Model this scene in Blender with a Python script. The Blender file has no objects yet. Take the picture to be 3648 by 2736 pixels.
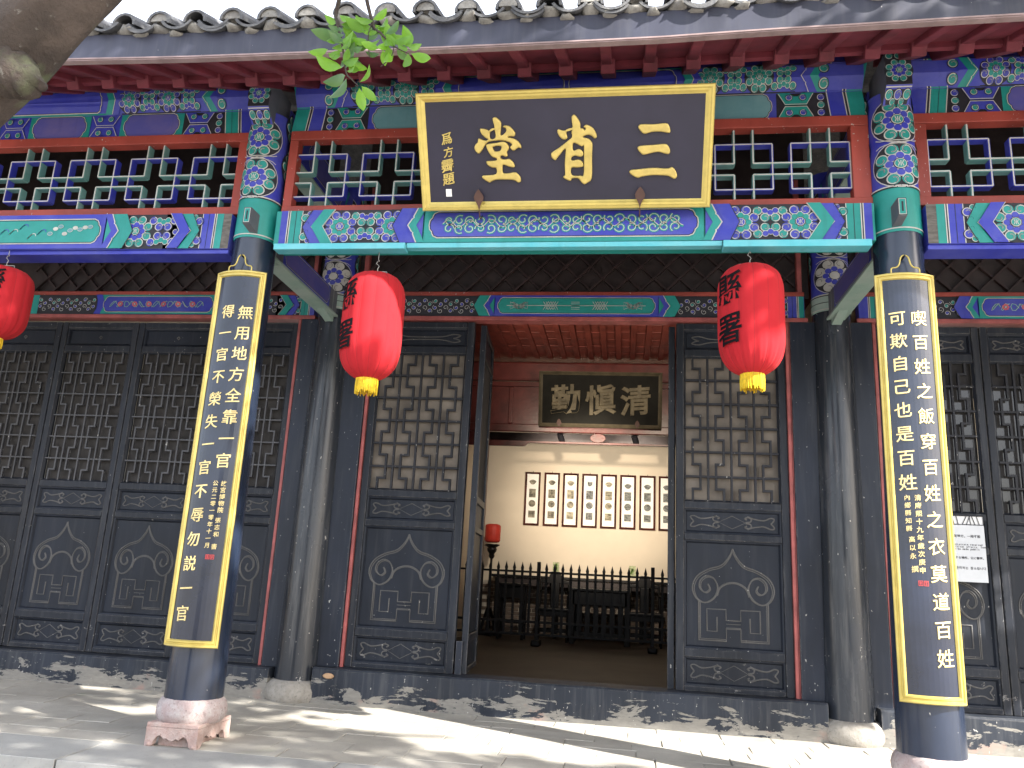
import bpy, bmesh, math, random
from mathutils import Vector, Matrix
R = math.radians
random.seed(7)
sc = bpy.context.scene
C = sc.collection

# ---------------------------------------------------------------- camera, sky, sun, exposure
cam = bpy.data.cameras.new('camera'); cam.sensor_width = 36; cam.lens = 28.05
cam.clip_start = 0.05; cam.clip_end = 400
co = bpy.data.objects.new('camera', cam); C.objects.link(co)
_r = Vector((0.98981818, 0.13297646, 0.05076648)); _u = Vector((-0.01745612, -0.24056359, 0.9704764)); _f = Vector((-0.14126309, 0.96148137, 0.23579296))
co.matrix_world = Matrix(((_r.x, _u.x, -_f.x, 2.43476569), (_r.y, _u.y, -_f.y, -4.61366709), (_r.z, _u.z, -_f.z, 1.0462702), (0, 0, 0, 1)))
sc.camera = co
SUN = Vector((1.2, -0.6, 1.0)).normalized()
world = bpy.data.worlds.new('World'); sc.world = world; world.use_nodes = True
wn = world.node_tree; bg = wn.nodes['Background']
sky = wn.nodes.new('ShaderNodeTexSky'); sky.sky_type = 'NISHITA'; sky.sun_disc = False
sky.sun_elevation = math.asin(SUN.z); sky.sun_rotation = math.atan2(SUN.x, SUN.y)
sky.air_density = 1.0; sky.dust_density = 3.0; sky.ozone_density = 1.0
hz = wn.nodes.new('ShaderNodeMix'); hz.data_type = 'RGBA'; hz.inputs[0].default_value = .5; hz.inputs[7].default_value = (5.6, 5.7, 6.0, 1)
wn.links.new(sky.outputs[0], hz.inputs[6]); wn.links.new(hz.outputs[2], bg.inputs[0]); bg.inputs[1].default_value = 0.135
sl = bpy.data.lights.new('sun', 'SUN'); sl.energy = 4.0; sl.angle = R(0.5); sl.color = (1, 0.95, 0.87)
so = bpy.data.objects.new('sun', sl); C.objects.link(so)
so.rotation_euler = (-SUN).to_track_quat('-Z', 'Y').to_euler(); so.location = (8, -6, 12)
sc.view_settings.view_transform = 'Standard'; sc.view_settings.look = 'None'
sc.view_settings.exposure = 2.12; sc.view_settings.gamma = 1
sc.view_settings.use_curve_mapping = False
sc.cycles.max_bounces = 8; sc.cycles.diffuse_bounces = 5

# ---------------------------------------------------------------- materials
def new_mat(name):
    m = bpy.data.materials.new(name); m.use_nodes = True
    nt = m.node_tree; return m, nt, nt.nodes['Principled BSDF'], nt.nodes, nt.links
def noise(N, L, vec, scale, detail=4, rough=0.55, sc3=None, dist=0):
    if sc3:
        mp = N.new('ShaderNodeMapping'); mp.inputs['Scale'].default_value = sc3
        L.new(vec, mp.inputs['Vector']); vec = mp.outputs[0]
    n = N.new('ShaderNodeTexNoise'); n.inputs['Scale'].default_value = scale
    n.inputs['Detail'].default_value = detail; n.inputs['Roughness'].default_value = rough
    n.inputs['Distortion'].default_value = dist
    L.new(vec, n.inputs['Vector']); return n.outputs['Fac']
def ramp(N, L, fac, p0, p1, c0=(0, 0, 0, 1), c1=(1, 1, 1, 1)):
    r = N.new('ShaderNodeValToRGB'); e = r.color_ramp.elements
    e[0].position = p0; e[1].position = p1; e[0].color = c0; e[1].color = c1
    L.new(fac, r.inputs[0]); return r.outputs[0]
def mixc(N, L, fac, a, b):
    m = N.new('ShaderNodeMix'); m.data_type = 'RGBA'
    for s, v in ((0, fac), (6, a), (7, b)):
        if hasattr(v, 'is_output'): L.new(v, m.inputs[s])
        elif s == 0: m.inputs[0].default_value = v
        else: m.inputs[s].default_value = (*v, 1) if len(v) == 3 else v
    return m.outputs[2]
def mth(N, L, op, a, b=0.0, clamp=False):
    m = N.new('ShaderNodeMath'); m.operation = op; m.use_clamp = clamp
    for i, v in enumerate((a, b)):
        if hasattr(v, 'is_output'): L.new(v, m.inputs[i])
        else: m.inputs[i].default_value = v
    return m.outputs[0]
def bump(N, L, b, h, strength=0.3, dist=0.01):
    bn = N.new('ShaderNodeBump'); bn.inputs['Strength'].default_value = strength; bn.inputs['Distance'].default_value = dist
    L.new(h, bn.inputs['Height']); L.new(bn.outputs[0], b.inputs['Normal'])
def pos(N):
    return N.new('ShaderNodeNewGeometry').outputs['Position']
def plain(name, col, rough=0.6, var=0.15, scale=9, bmp=0.1, metal=0, spec=0.4, sc3=None):
    m, nt, b, N, L = new_mat(name); P = pos(N)
    n = noise(N, L, P, scale, 6, 0.6, sc3)
    dark = tuple(c * (1 - 2 * var) for c in col); light = tuple(min(1, c * (1 + var)) for c in col)
    L.new(mixc(N, L, ramp(N, L, n, .3, .7), dark, light), b.inputs['Base Color'])
    b.inputs['Roughness'].default_value = rough; b.inputs['Metallic'].default_value = metal
    b.inputs['Specular IOR Level'].default_value = spec
    if bmp: bump(N, L, b, noise(N, L, P, scale * 6, 4), bmp, 0.004)
    return m
def lacquer(name, base, under, chips=0.0, low=0.0, lowz=0.4, rough=0.42, stretch=(1, 1, 1), fleck=0.70, dust=0.12, chipscale=9, spec=0.45, red=None, edge=0.0):
    """old painted wood: base paint, chips down to a grey undercoat (more of them near the ground), white flecks, dust"""
    m, nt, b, N, L = new_mat(name); P = pos(N)
    big = noise(N, L, P, 2.2, 5, 0.6, (1, 1, .45))
    col = mixc(N, L, ramp(N, L, big, .35, .68), tuple(c * .72 for c in base), tuple(c * 1.35 for c in base))
    grain = noise(N, L, P, 26, 4, .6, (1, 1, .07))
    col = mixc(N, L, mth(N, L, 'MULTIPLY', ramp(N, L, grain, .5, .8), dust), col, (.16, .16, .16))
    sx = N.new('ShaderNodeSeparateXYZ'); L.new(P, sx.inputs[0])
    lowf = mth(N, L, 'SUBTRACT', 1.0, mth(N, L, 'DIVIDE', sx.outputs['Z'], lowz), clamp=True)
    cn = noise(N, L, P, chipscale, 9, .68, stretch, .4)
    amt = mth(N, L, 'ADD', cn, mth(N, L, 'MULTIPLY', lowf, low))
    chip = ramp(N, L, amt, .66 - chips, .675 - chips)
    ucol = mixc(N, L, noise(N, L, P, 30, 5, .6, stretch), tuple(c * .6 for c in under), tuple(min(1, c * 1.3) for c in under))
    if red: ucol = mixc(N, L, ramp(N, L, noise(N, L, P, 5, 3), .60, .70), ucol, red)
    col = mixc(N, L, chip, col, ucol)
    if edge:
        bv = N.new('ShaderNodeBevel'); bv.samples = 4; bv.inputs['Radius'].default_value = .012
        dt = N.new('ShaderNodeVectorMath'); dt.operation = 'DOT_PRODUCT'; gg = N.new('ShaderNodeNewGeometry')
        L.new(bv.outputs[0], dt.inputs[0]); L.new(gg.outputs['Normal'], dt.inputs[1])
        em = mth(N, L, 'MULTIPLY', ramp(N, L, mth(N, L, 'SUBTRACT', 1.0, dt.outputs['Value']), .02, .16), ramp(N, L, mth(N, L, 'ADD', noise(N, L, P, 14, 6, .7), mth(N, L, 'MULTIPLY', lowf, .12)), .42, .62))
        col = mixc(N, L, mth(N, L, 'MULTIPLY', em, edge, True), col, tuple(c * .8 for c in under))
    fl = ramp(N, L, mth(N, L, 'ADD', noise(N, L, P, 55, 3, .5, (1, 1, .6)), mth(N, L, 'MULTIPLY', lowf, .03)), fleck, fleck + .02)
    col = mixc(N, L, fl, col, (.38, .37, .35))
    L.new(col, b.inputs['Base Color'])
    rr = mth(N, L, 'ADD', mth(N, L, 'MULTIPLY', chip, .35), mth(N, L, 'ADD', mth(N, L, 'MULTIPLY', big, .25), rough - .12), clamp=True)
    L.new(rr, b.inputs['Roughness']); b.inputs['Specular IOR Level'].default_value = spec
    h = mth(N, L, 'SUBTRACT', mth(N, L, 'MULTIPLY', grain, .25), chip)
    bump(N, L, b, h, .35, .003)
    return m

M = {}
M['door'] = lacquer('door_lacquer', (.0125, .0158, .0240), (.20, .19, .18), -.045, .09, 1.1, .44, (1, 1, 1), .73, .10, spec=.22)
M['stile'] = lacquer('door_frame_lacquer', (.0145, .0175, .0250), (.26, .25, .24), -.045, .14, .85, .42, (.6, .6, 1.2), .73, .20, edge=.9, spec=.22)
M['post'] = lacquer('post_lacquer', (.0145, .019, .031), (.42, .40, .38), -.05, .10, 1.0, .38, (1, 1, .5), .715, .15, edge=.6, spec=.25)
M['sill'] = lacquer('sill_lacquer', (.022, .027, .038), (.23, .22, .20), .0, .36, .30, .55, (.55, .55, 1.9), .72, .3, 7, red=(.30, .215, .185), edge=.9, spec=.25)
M['wallcol'] = lacquer('wall_column_paint', (.021, .025, .033), (.50, .48, .45), -.03, .30, .34, .24, (1, 1, .5), .715, .5, 12)
M['frontcol'] = lacquer('front_column_lacquer', (.014, .021, .040), (.55, .53, .50), -.07, .10, .42, .20, (1, 1, 1), .755, .04, 14, .6)
M['carve'] = lacquer('carved_line_paint', (.075, .073, .072), (.22, .21, .20), 0, .05, 1, .5)
M['bar'] = lacquer('lattice_bar_paint', (.050, .051, .057), (.20, .20, .19), -.04, .02, 2, .5)
M['bar_dark'] = lacquer('dark_lattice_bar_paint', (.017, .018, .023), (.20, .20, .19), -.04, .02, 2, .5, spec=.25)
M['letter_ink'] = plain('letter_ink', (.006, .006, .008), .7, .1, 9, 0, 0, .1)
M['red'] = lacquer('red_paint', (.27, .045, .032), (.25, .2, .17), -.06, .02, 1, .5, dust=.05)
M['redtrim'] = plain('red_trim', (.33, .085, .08), .5, .2)
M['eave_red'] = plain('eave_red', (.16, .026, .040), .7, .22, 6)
M['gold'] = plain('gold_paint', (.56, .44, .12), .32, .08, 14, .08, .30, .5)
M['goldtext'] = plain('gold_leaf', (.56, .43, .13), .30, .10, 20, .05, .4, .5)
M['paletext'] = plain('pale_gold_letters', (.78, .62, .28), .4, .1, 30, 0, .2)
M['boardink'] = plain('couplet_board_lacquer', (.013, .018, .036), .20, .25, 3, .03, 0, .6)
M['plaqueink'] = plain('plaque_board_lacquer', (.024, .022, .042), .42, .1, 3, .03, 0, .35)
M['seal'] = plain('seal_red', (.45, .05, .05), .6)
M['white'] = plain('white_paint', (.75, .75, .75), .6, .04)
def pigment(name, col, fade):
    m, nt, b, N, L = new_mat(name); P = pos(N)
    n = noise(N, L, P, 3.2, 7, .65, (1, 1, 1.6))
    sx = N.new('ShaderNodeSeparateXYZ'); L.new(P, sx.inputs[0])
    c = mixc(N, L, ramp(N, L, n, .42, .75), col, fade)
    st = ramp(N, L, noise(N, L, P, 14, 5, .6, (1, 1, .12)), .56, .75)
    c = mixc(N, L, mth(N, L, 'MULTIPLY', st, .35), c, tuple(x * .5 for x in col))
    L.new(c, b.inputs['Base Color']); b.inputs['Roughness'].default_value = .55
    bump(N, L, b, noise(N, L, P, 40, 4), .1, .003)
    return m
M['blue'] = pigment('blue_pigment', (.026, .034, .34), (.075, .085, .36))
M['teal'] = pigment('green_pigment', (.006, .215, .19), (.018, .27, .25))
M['ink'] = plain('black_pigment', (.020, .020, .028), .6, .2)
M['line'] = plain('pale_line', (.46, .45, .43), .6, .12)
M['purple'] = pigment('faded_blue_panel', (.075, .075, .30), (.14, .11, .27))
M['sky_panel'] = pigment('pale_blue_panel', (.10, .24, .28), (.16, .30, .33))
M['weathered'] = plain('weathered_beam_end', (.13, .12, .11), .7, .3, 12, .1, 0, .3, (1, 1, 4))
M['cyan'] = pigment('cyan_paint', (.08, .42, .50), (.18, .48, .54))
M['palegreen'] = pigment('pale_green_paint', (.24, .34, .30), (.34, .40, .37))
M['greywood'] = pigment('grey_blue_wood', (.09, .10, .12), (.13, .13, .15))
M['pink'] = plain('pink_flower', (.55, .12, .13), .6)
M['cloud'] = plain('cloud_paint', (.45, .45, .42), .6)
M['darkred'] = plain('dark_red_lacquer', (.13, .026, .024), .30, .25, 5, .25, 0, .6)
M['slatred'] = plain('ceiling_red', (.22, .048, .036), .5, .2, 7, .1)
M['brown'] = plain('dark_brown_wood', (.034, .024, .024), .5, .25)
M['blackwood'] = plain('black_wood', (.005, .0045, .005), .40, .25, 6, .05, 0, .25)
M['iron'] = plain('dark_iron', (.006, .0045, .005), .55)
M['wire'] = plain('steel_wire', (.35, .33, .30), .4, .1, 9, 0, .8)
M['cream'] = plain('cream_plaster', (.66, .58, .46), .8, .03, 2, .05)
M['mortar'] = plain('mortar', (.50, .46, .40), .85)
M['paper'] = plain('white_paper', (.80, .79, .74), .5, .02, 5, 0)
M['cloth'] = plain('window_cloth', (.21, .18, .15), .8, .22, 4)
M['cloth_dark'] = plain('dim_window_cloth', (.044, .040, .038), .8, .25, 7)
M['floor'] = plain('interior_floor', (.060, .047, .038), .6, .2, 2, .2)
M['frame'] = plain('picture_frame_wood', (.07, .018, .014), .22, .3, 12, .05, 0, .7)
M['woodframe'] = plain('old_plaque_frame', (.10, .085, .055), .5, .2)
M['oldboard'] = plain('old_plaque_board', (.013, .013, .011), .7, .25, 5, .1, 0, .15)
M['oldgold'] = plain('worn_letters', (.17, .145, .09), .6, .25, 12)
M['rust'] = plain('rusty_iron', (.09, .045, .035), .6)
M['notice'] = plain('notice_paint', (.55, .57, .60), .5, .03)
M['mute'] = plain('picture_ink', (.22, .21, .17), .7, .4, 18)
M['fascia'] = lacquer('fascia_paint', (.040, .043, .066), (.24, .24, .25), -.08, 0, 1, .5, (.4, 1, 3), .76, .15, spec=.35)
M['trim'] = plain('eave_trim', (.26, .19, .19), .5, .15)

def brickmat():
    m, nt, b, N, L = new_mat('grey_brick'); P = pos(N)
    oi = N.new('ShaderNodeObjectInfo')
    c = mixc(N, L, oi.outputs['Random'], (.10, .075, .06), (.17, .125, .10))
    c = mixc(N, L, mth(N, L, 'MULTIPLY', noise(N, L, P, 25, 5), .5), c, (.07, .055, .045))
    L.new(c, b.inputs['Base Color']); b.inputs['Roughness'].default_value = .85
    return m
M['brick'] = brickmat()
def pavemat(name, c0, c1, joint=False):
    m, nt, b, N, L = new_mat(name); P = pos(N)
    oi = N.new('ShaderNodeObjectInfo')
    c = mixc(N, L, oi.outputs['Random'], c0, c1)
    n1 = noise(N, L, P, 1.7, 6, .6); n2 = noise(N, L, P, 11, 8, .65); n3 = noise(N, L, P, 60, 4)
    c = mixc(N, L, ramp(N, L, n1, .38, .66), c, tuple(x * .78 for x in c0))
    c = mixc(N, L, mth(N, L, 'MULTIPLY', ramp(N, L, n2, .5, .8), .5), c, (.36, .345, .31))
    c = mixc(N, L, mth(N, L, 'MULTIPLY', ramp(N, L, n3, .6, .75), .35), c, (.12, .115, .10))
    g = ramp(N, L, noise(N, L, P, 3.1, 5, .6), .64, .76)
    c = mixc(N, L, mth(N, L, 'MULTIPLY', g, .35), c, (.17, .20, .11))
    L.new(c, b.inputs['Base Color']); b.inputs['Roughness'].default_value = .85
    h = mth(N, L, 'ADD', n2, mth(N, L, 'MULTIPLY', n3, .4)); bump(N, L, b, h, .35, .006)
    return m
M['pave'] = pavemat('terrace_paving', (.38, .355, .31), (.46, .435, .385))
M['dirt'] = pavemat('joint_dirt', (.24, .225, .195), (.30, .28, .25))
M['kerb'] = pavemat('kerb_stone', (.33, .33, .315), (.38, .375, .36))
M['ground'] = pavemat('courtyard_paving', (.30, .285, .255), (.34, .32, .29))
def stonemat(name, ca, cb, cc):
    m, nt, b, N, L = new_mat(name); P = pos(N)
    n = noise(N, L, P, 13, 8, .65); n2 = noise(N, L, P, 60, 6, .7); n3 = noise(N, L, P, 6, 5, .6)
    c = mixc(N, L, ramp(N, L, n, .4, .62), ca, cb); c = mixc(N, L, ramp(N, L, n2, .55, .7), c, cc)
    c = mixc(N, L, mth(N, L, 'MULTIPLY', ramp(N, L, n3, .5, .65), .6), c, tuple(x * .6 for x in ca))
    L.new(c, b.inputs['Base Color']); b.inputs['Roughness'].default_value = .85
    bump(N, L, b, mth(N, L, 'ADD', n, n2), .6, .008); return m
M['drum'] = stonemat('painted_stone_drum', (.36, .28, .27), (.44, .40, .39), (.16, .12, .12))
M['plinth'] = stonemat('pink_stone_plinth', (.40, .28, .25), (.45, .37, .34), (.28, .18, .16))
M['greydrum'] = stonemat('grey_stone_drum', (.27, .25, .22), (.34, .32, .29), (.17, .16, .14))
M['tile'] = stonemat('roof_tile_clay', (.075, .078, .088), (.12, .12, .125), (.20, .20, .19))
M['lime'] = stonemat('lime_mortar', (.17, .16, .15), (.28, .27, .25), (.10, .10, .10))
def bark():
    m, nt, b, N, L = new_mat('bark'); P = pos(N)
    n = noise(N, L, P, 7, 8, .65); n2 = noise(N, L, P, 34, 7, .7)
    c = mixc(N, L, ramp(N, L, n, .35, .65), (.030, .022, .018), (.078, .058, .048))
    c = mixc(N, L, mth(N, L, 'MULTIPLY', ramp(N, L, noise(N, L, P, 5, 4), .58, .7), .7), c, (.12, .15, .07))
    c = mixc(N, L, ramp(N, L, n2, .62, .72), c, (.20, .19, .17))
    L.new(c, b.inputs['Base Color']); b.inputs['Roughness'].default_value = .9
    bump(N, L, b, mth(N, L, 'ADD', n, n2), .9, .02); return m
M['bark'] = bark()
def leafmat(name, a, c_, tr=.45):
    m, nt, b, N, L = new_mat(name)
    oi = N.new('ShaderNodeObjectInfo'); P = pos(N)
    c = mixc(N, L, oi.outputs['Random'], a, c_)
    c = mixc(N, L, mth(N, L, 'MULTIPLY', noise(N, L, P, 60, 3), .35), c, tuple(x * .6 for x in a))
    L.new(c, b.inputs['Base Color']); b.inputs['Roughness'].default_value = .38
    t = N.new('ShaderNodeBsdfTranslucent'); L.new(mixc(N, L, .5, c, (.35, .62, .05)), t.inputs[0])
    mx = N.new('ShaderNodeMixShader'); mx.inputs[0].default_value = tr
    out = [n for n in N if n.type == 'OUTPUT_MATERIAL'][0]
    L.new(b.outputs[0], mx.inputs[1]); L.new(t.outputs[0], mx.inputs[2]); L.new(mx.outputs[0], out.inputs[0])
    return m
M['leaf'] = leafmat('leaf_green', (.11, .26, .03), (.19, .42, .03))
M['leafdark'] = leafmat('leaf_dark', (.05, .12, .04), (.08, .17, .05), .25)
M['crown'] = leafmat('crown_leaf', (.04, .09, .02), (.07, .14, .03), .2)
def silk():
    m, nt, b, N, L = new_mat('red_silk'); P = pos(N)
    n = noise(N, L, P, 5, 4); c = mixc(N, L, n, (.42, .020, .028), (.53, .034, .044))
    L.new(c, b.inputs['Base Color']); b.inputs['Roughness'].default_value = .85; b.inputs['Specular IOR Level'].default_value = .05
    b.inputs['Sheen Weight'].default_value = .1; b.inputs['Sheen Tint'].default_value = (1, .4, .35, 1)
    t = N.new('ShaderNodeBsdfTranslucent'); t.inputs[0].default_value = (.60, .035, .04, 1)
    mx = N.new('ShaderNodeMixShader'); mx.inputs[0].default_value = .22
    out = [q for q in N if q.type == 'OUTPUT_MATERIAL'][0]
    L.new(b.outputs[0], mx.inputs[1]); L.new(t.outputs[0], mx.inputs[2]); L.new(mx.outputs[0], out.inputs[0])
    bump(N, L, b, noise(N, L, P, 300, 2), .05, .001); return m
M['silk'] = silk()
M['silk_seam'] = plain('silk_seam', (.34, .012, .018), .8, .1, 9, 0)
M['tassel'] = plain('yellow_tassel', (.78, .54, .02), .5, .2, 60, 0)
def glassmat():
    m, nt, b, N, L = new_mat('dark_glass')
    b.inputs['Base Color'].default_value = (.05, .048, .048, 1); b.inputs['Roughness'].default_value = .05
    b.inputs['IOR'].default_value = 1.45
    bump(N, L, b, noise(N, L, pos(N), 3, 2), .08, .01); return m
M['glass'] = glassmat()

# ---------------------------------------------------------------- mesh helpers
WO = {}
class MB:
    def __init__(s): s.v = []; s.f = []; s.m = []; s.cur = 0; s.sm = []
    def add(s, verts, faces, m=None, smooth=False):
        o = len(s.v); s.v += [tuple(v) for v in verts]
        for f in faces:
            s.f.append([i + o for i in f]); s.m.append(s.cur if m is None else m); s.sm.append(smooth)
        return s
    def box(s, x0, x1, y0, y1, z0, z1, m=None):
        v = [(x0, y0, z0), (x1, y0, z0), (x1, y1, z0), (x0, y1, z0), (x0, y0, z1), (x1, y0, z1), (x1, y1, z1), (x0, y1, z1)]
        return s.add(v, [(0, 3, 2, 1), (4, 5, 6, 7), (0, 1, 5, 4), (1, 2, 6, 5), (2, 3, 7, 6), (3, 0, 4, 7)], m)
    def bar(s, a, b, w, h, up=(0, 0, 1), m=None):
        """rectangular bar from a to b, width w across, height h along up"""
        a = Vector(a); b = Vector(b); d = (b - a).normalized(); sd = d.cross(Vector(up)).normalized(); u = sd.cross(d)
        v = []
        for p in (a, b):
            for i, j in ((-1, -1), (1, -1), (1, 1), (-1, 1)): v.append(p + sd * (i * w / 2) + u * (j * h / 2))
        return s.add(v, [(3, 2, 1, 0), (4, 5, 6, 7), (0, 1, 5, 4), (1, 2, 6, 5), (2, 3, 7, 6), (3, 0, 4, 7)], m)
    def tube(s, pts, rad, n=8, m=None, cap=True):
        pts = [Vector(p) for p in pts]; k = len(pts); rads = rad if isinstance(rad, (list, tuple)) else [rad] * k
        v = []; prev = None
        for i, p in enumerate(pts):
            d = (pts[min(i + 1, k - 1)] - pts[max(i - 1, 0)]).normalized()
            if prev is None:
                a = Vector((0, 0, 1)) if abs(d.z) < .9 else Vector((1, 0, 0)); nrm = d.cross(a).normalized()
            else: nrm = (prev - d * prev.dot(d)).normalized()
            prev = nrm; bn = d.cross(nrm)
            for j in range(n):
                t = 2 * math.pi * j / n; v.append(p + (nrm * math.cos(t) + bn * math.sin(t)) * rads[i])
        f = [(i * n + j, i * n + (j + 1) % n, (i + 1) * n + (j + 1) % n, (i + 1) * n + j) for i in range(k - 1) for j in range(n)]
        s.add(v, f, m, True)
        if cap: s.add([v[j] for j in range(n)], [tuple(range(n))[::-1]], m); s.add([v[(k - 1) * n + j] for j in range(n)], [tuple(range(n))], m)
        return s
    def lathe(s, prof, c=(0, 0, 0), n=32, m=None, rf=None, cap=True):
        v = []
        for (r, z) in prof:
            for j in range(n):
                t = 2 * math.pi * j / n; rr = r * (rf(t, z) if rf else 1)
                v.append((c[0] + rr * math.sin(t), c[1] - rr * math.cos(t), c[2] + z))
        k = len(prof)
        s.add(v, [(i * n + j, i * n + (j + 1) % n, (i + 1) * n + (j + 1) % n, (i + 1) * n + j) for i in range(k - 1) for j in range(n)], m, True)
        if cap:
            s.add(v[:n], [tuple(range(n))[::-1]], m); s.add(v[(k - 1) * n:], [tuple(range(n))], m)
        return s
    def prism(s, poly, y0, y1, m=None):
        """polygon in xz extruded along y"""
        n = len(poly); v = [(x, y0, z) for x, z in poly] + [(x, y1, z) for x, z in poly]
        return s.add(v, [tuple(range(n)), tuple(range(2 * n - 1, n - 1, -1))] + [(i, i + n, (i + 1) % n + n, (i + 1) % n) for i in range(n)], m)
    def xprism(s, poly, x0, x1, m=None):
        n = len(poly); v = [(x0, y, z) for y, z in poly] + [(x1, y, z) for y, z in poly]
        return s.add(v, [tuple(range(n))[::-1], tuple(range(n, 2 * n))] + [(i, (i + 1) % n, (i + 1) % n + n, i + n) for i in range(n)], m)
    def build(s, name, mats, parent=None, origin=None, bevel=0, fixn=False):
        if origin is None:
            origin = tuple(sum(c) / len(c) for c in zip(*[s.v[0], s.v[-1]]))
        ox, oy, oz = origin
        me = bpy.data.meshes.new(name)
        me.from_pydata([(x - ox, y - oy, z - oz) for x, y, z in s.v], [], s.f)
        if not isinstance(mats, (list, tuple)): mats = [mats]
        for mm in mats: me.materials.append(M[mm] if isinstance(mm, str) else mm)
        me.polygons.foreach_set('material_index', s.m); me.polygons.foreach_set('use_smooth', s.sm)
        if fixn:
            bm = bmesh.new(); bm.from_mesh(me); bmesh.ops.recalc_face_normals(bm, faces=bm.faces); bm.to_mesh(me); bm.free()
        me.update()
        return place(name, me, parent, origin, bevel)
def place(name, me, parent, origin, bevel=0):
    o = bpy.data.objects.new(name, me); C.objects.link(o)
    wo = Vector(origin); o.parent = parent
    o.location = wo - (WO[parent.name] if parent else Vector((0, 0, 0)))
    WO[o.name] = wo
    if bevel:
        b = o.modifiers.new('bevel', 'BEVEL'); b.width = bevel; b.segments = 2; b.limit_method = 'ANGLE'; b.angle_limit = R(50)
    return o
def thing(name, label, cat, loc, group=None):
    o = bpy.data.objects.new(name, None); C.objects.link(o); o.location = loc; o.empty_display_size = .1
    WO[o.name] = Vector(loc); o['label'] = label; o['category'] = cat
    if group: o['group'] = group
    return o
def part(name, parent, loc):
    o = bpy.data.objects.new(name, None); C.objects.link(o); o.parent = parent; o.empty_display_size = .05
    o.location = Vector(loc) - WO[parent.name]; WO[o.name] = Vector(loc); return o
KIDS = {}
def copy_tree(o, delta, parent=None, top=True):
    """copy an object and its children; delta = shift of the topmost copy"""
    c = o.copy(); C.objects.link(c); c.parent = parent if parent else o.parent
    if top: c.location = o.location + Vector(delta)
    WO[c.name] = WO[o.name] + Vector(delta)
    for ch in [x for x in list(C.objects) if x.parent == o]:
        copy_tree(ch, delta, c, False)
    return c
def structure(o): o['kind'] = 'structure'; return o
def catmull(pts, k=6, closed=False):
    P = [Vector(p) if len(p) == 3 else Vector((p[0], p[1], 0)) for p in pts]; out = []; n = len(P)
    rng = range(n) if closed else range(n - 1)
    for i in rng:
        p0 = P[(i - 1) % n] if closed or i > 0 else P[0]; p1 = P[i]; p2 = P[(i + 1) % n]; p3 = P[(i + 2) % n] if closed or i + 2 < n else P[-1]
        for j in range(k):
            t = j / k
            out.append(.5 * ((2 * p1) + (p2 - p0) * t + (2 * p0 - 5 * p1 + 4 * p2 - p3) * t * t + (3 * p1 - p0 - 3 * p2 + p3) * t ** 3))
    if not closed: out.append(P[-1])
    return out

# ---------------------------------------------------------------- writing
_gc = {}
def curve_mesh(cu):
    o = bpy.data.objects.new('glyph_tmp', cu); C.objects.link(o)
    bpy.context.view_layer.update()
    dg = bpy.context.evaluated_depsgraph_get(); me = bpy.data.meshes.new_from_object(o.evaluated_get(dg))
    V = [tuple(v.co) for v in me.vertices]; F = [tuple(p.vertices) for p in me.polygons]
    bpy.data.objects.remove(o); bpy.data.meshes.remove(me); return V, F
def glyph(ch, off=0.0, ext=0.0, bev=0.0, cut=None, slant=.09):
    """one character in an em box centred on 0, strokes rising slightly to the right as brush writing does"""
    key = (ch, off, ext, bev, cut)
    if key not in _gc:
        cu = bpy.data.curves.new('glyph', 'FONT'); cu.body = ch; cu.size = 1; cu.offset = off; cu.extrude = ext
        cu.bevel_depth = bev; cu.bevel_resolution = 1; cu.resolution_u = 3
        V, F = curve_mesh(cu); bpy.data.curves.remove(cu)
        if cut:
            me = bpy.data.meshes.new('t'); me.from_pydata(V, [], F); bm = bmesh.new(); bm.from_mesh(me)
            x = -.1
            while x < 1.1:
                bmesh.ops.bisect_plane(bm, geom=bm.verts[:] + bm.edges[:] + bm.faces[:], plane_co=(x, 0, 0), plane_no=(1, 0, 0)); x += cut
            bm.verts.index_update(); V = [tuple(v.co) for v in bm.verts]; F = [tuple(v.index for v in f.verts) for f in bm.faces]
            bm.free(); bpy.data.meshes.remove(me)
        _gc[key] = ([(x - .5, (y - .38) + (x - .5) * slant, z) for x, y, z in V], F)
    return _gc[key]
def write(mb, ch, size, fn, **kw):
    V, F = glyph(ch, **kw); mb.add([fn(x * size, y * size, z * size) for x, y, z in V], F)

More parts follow.
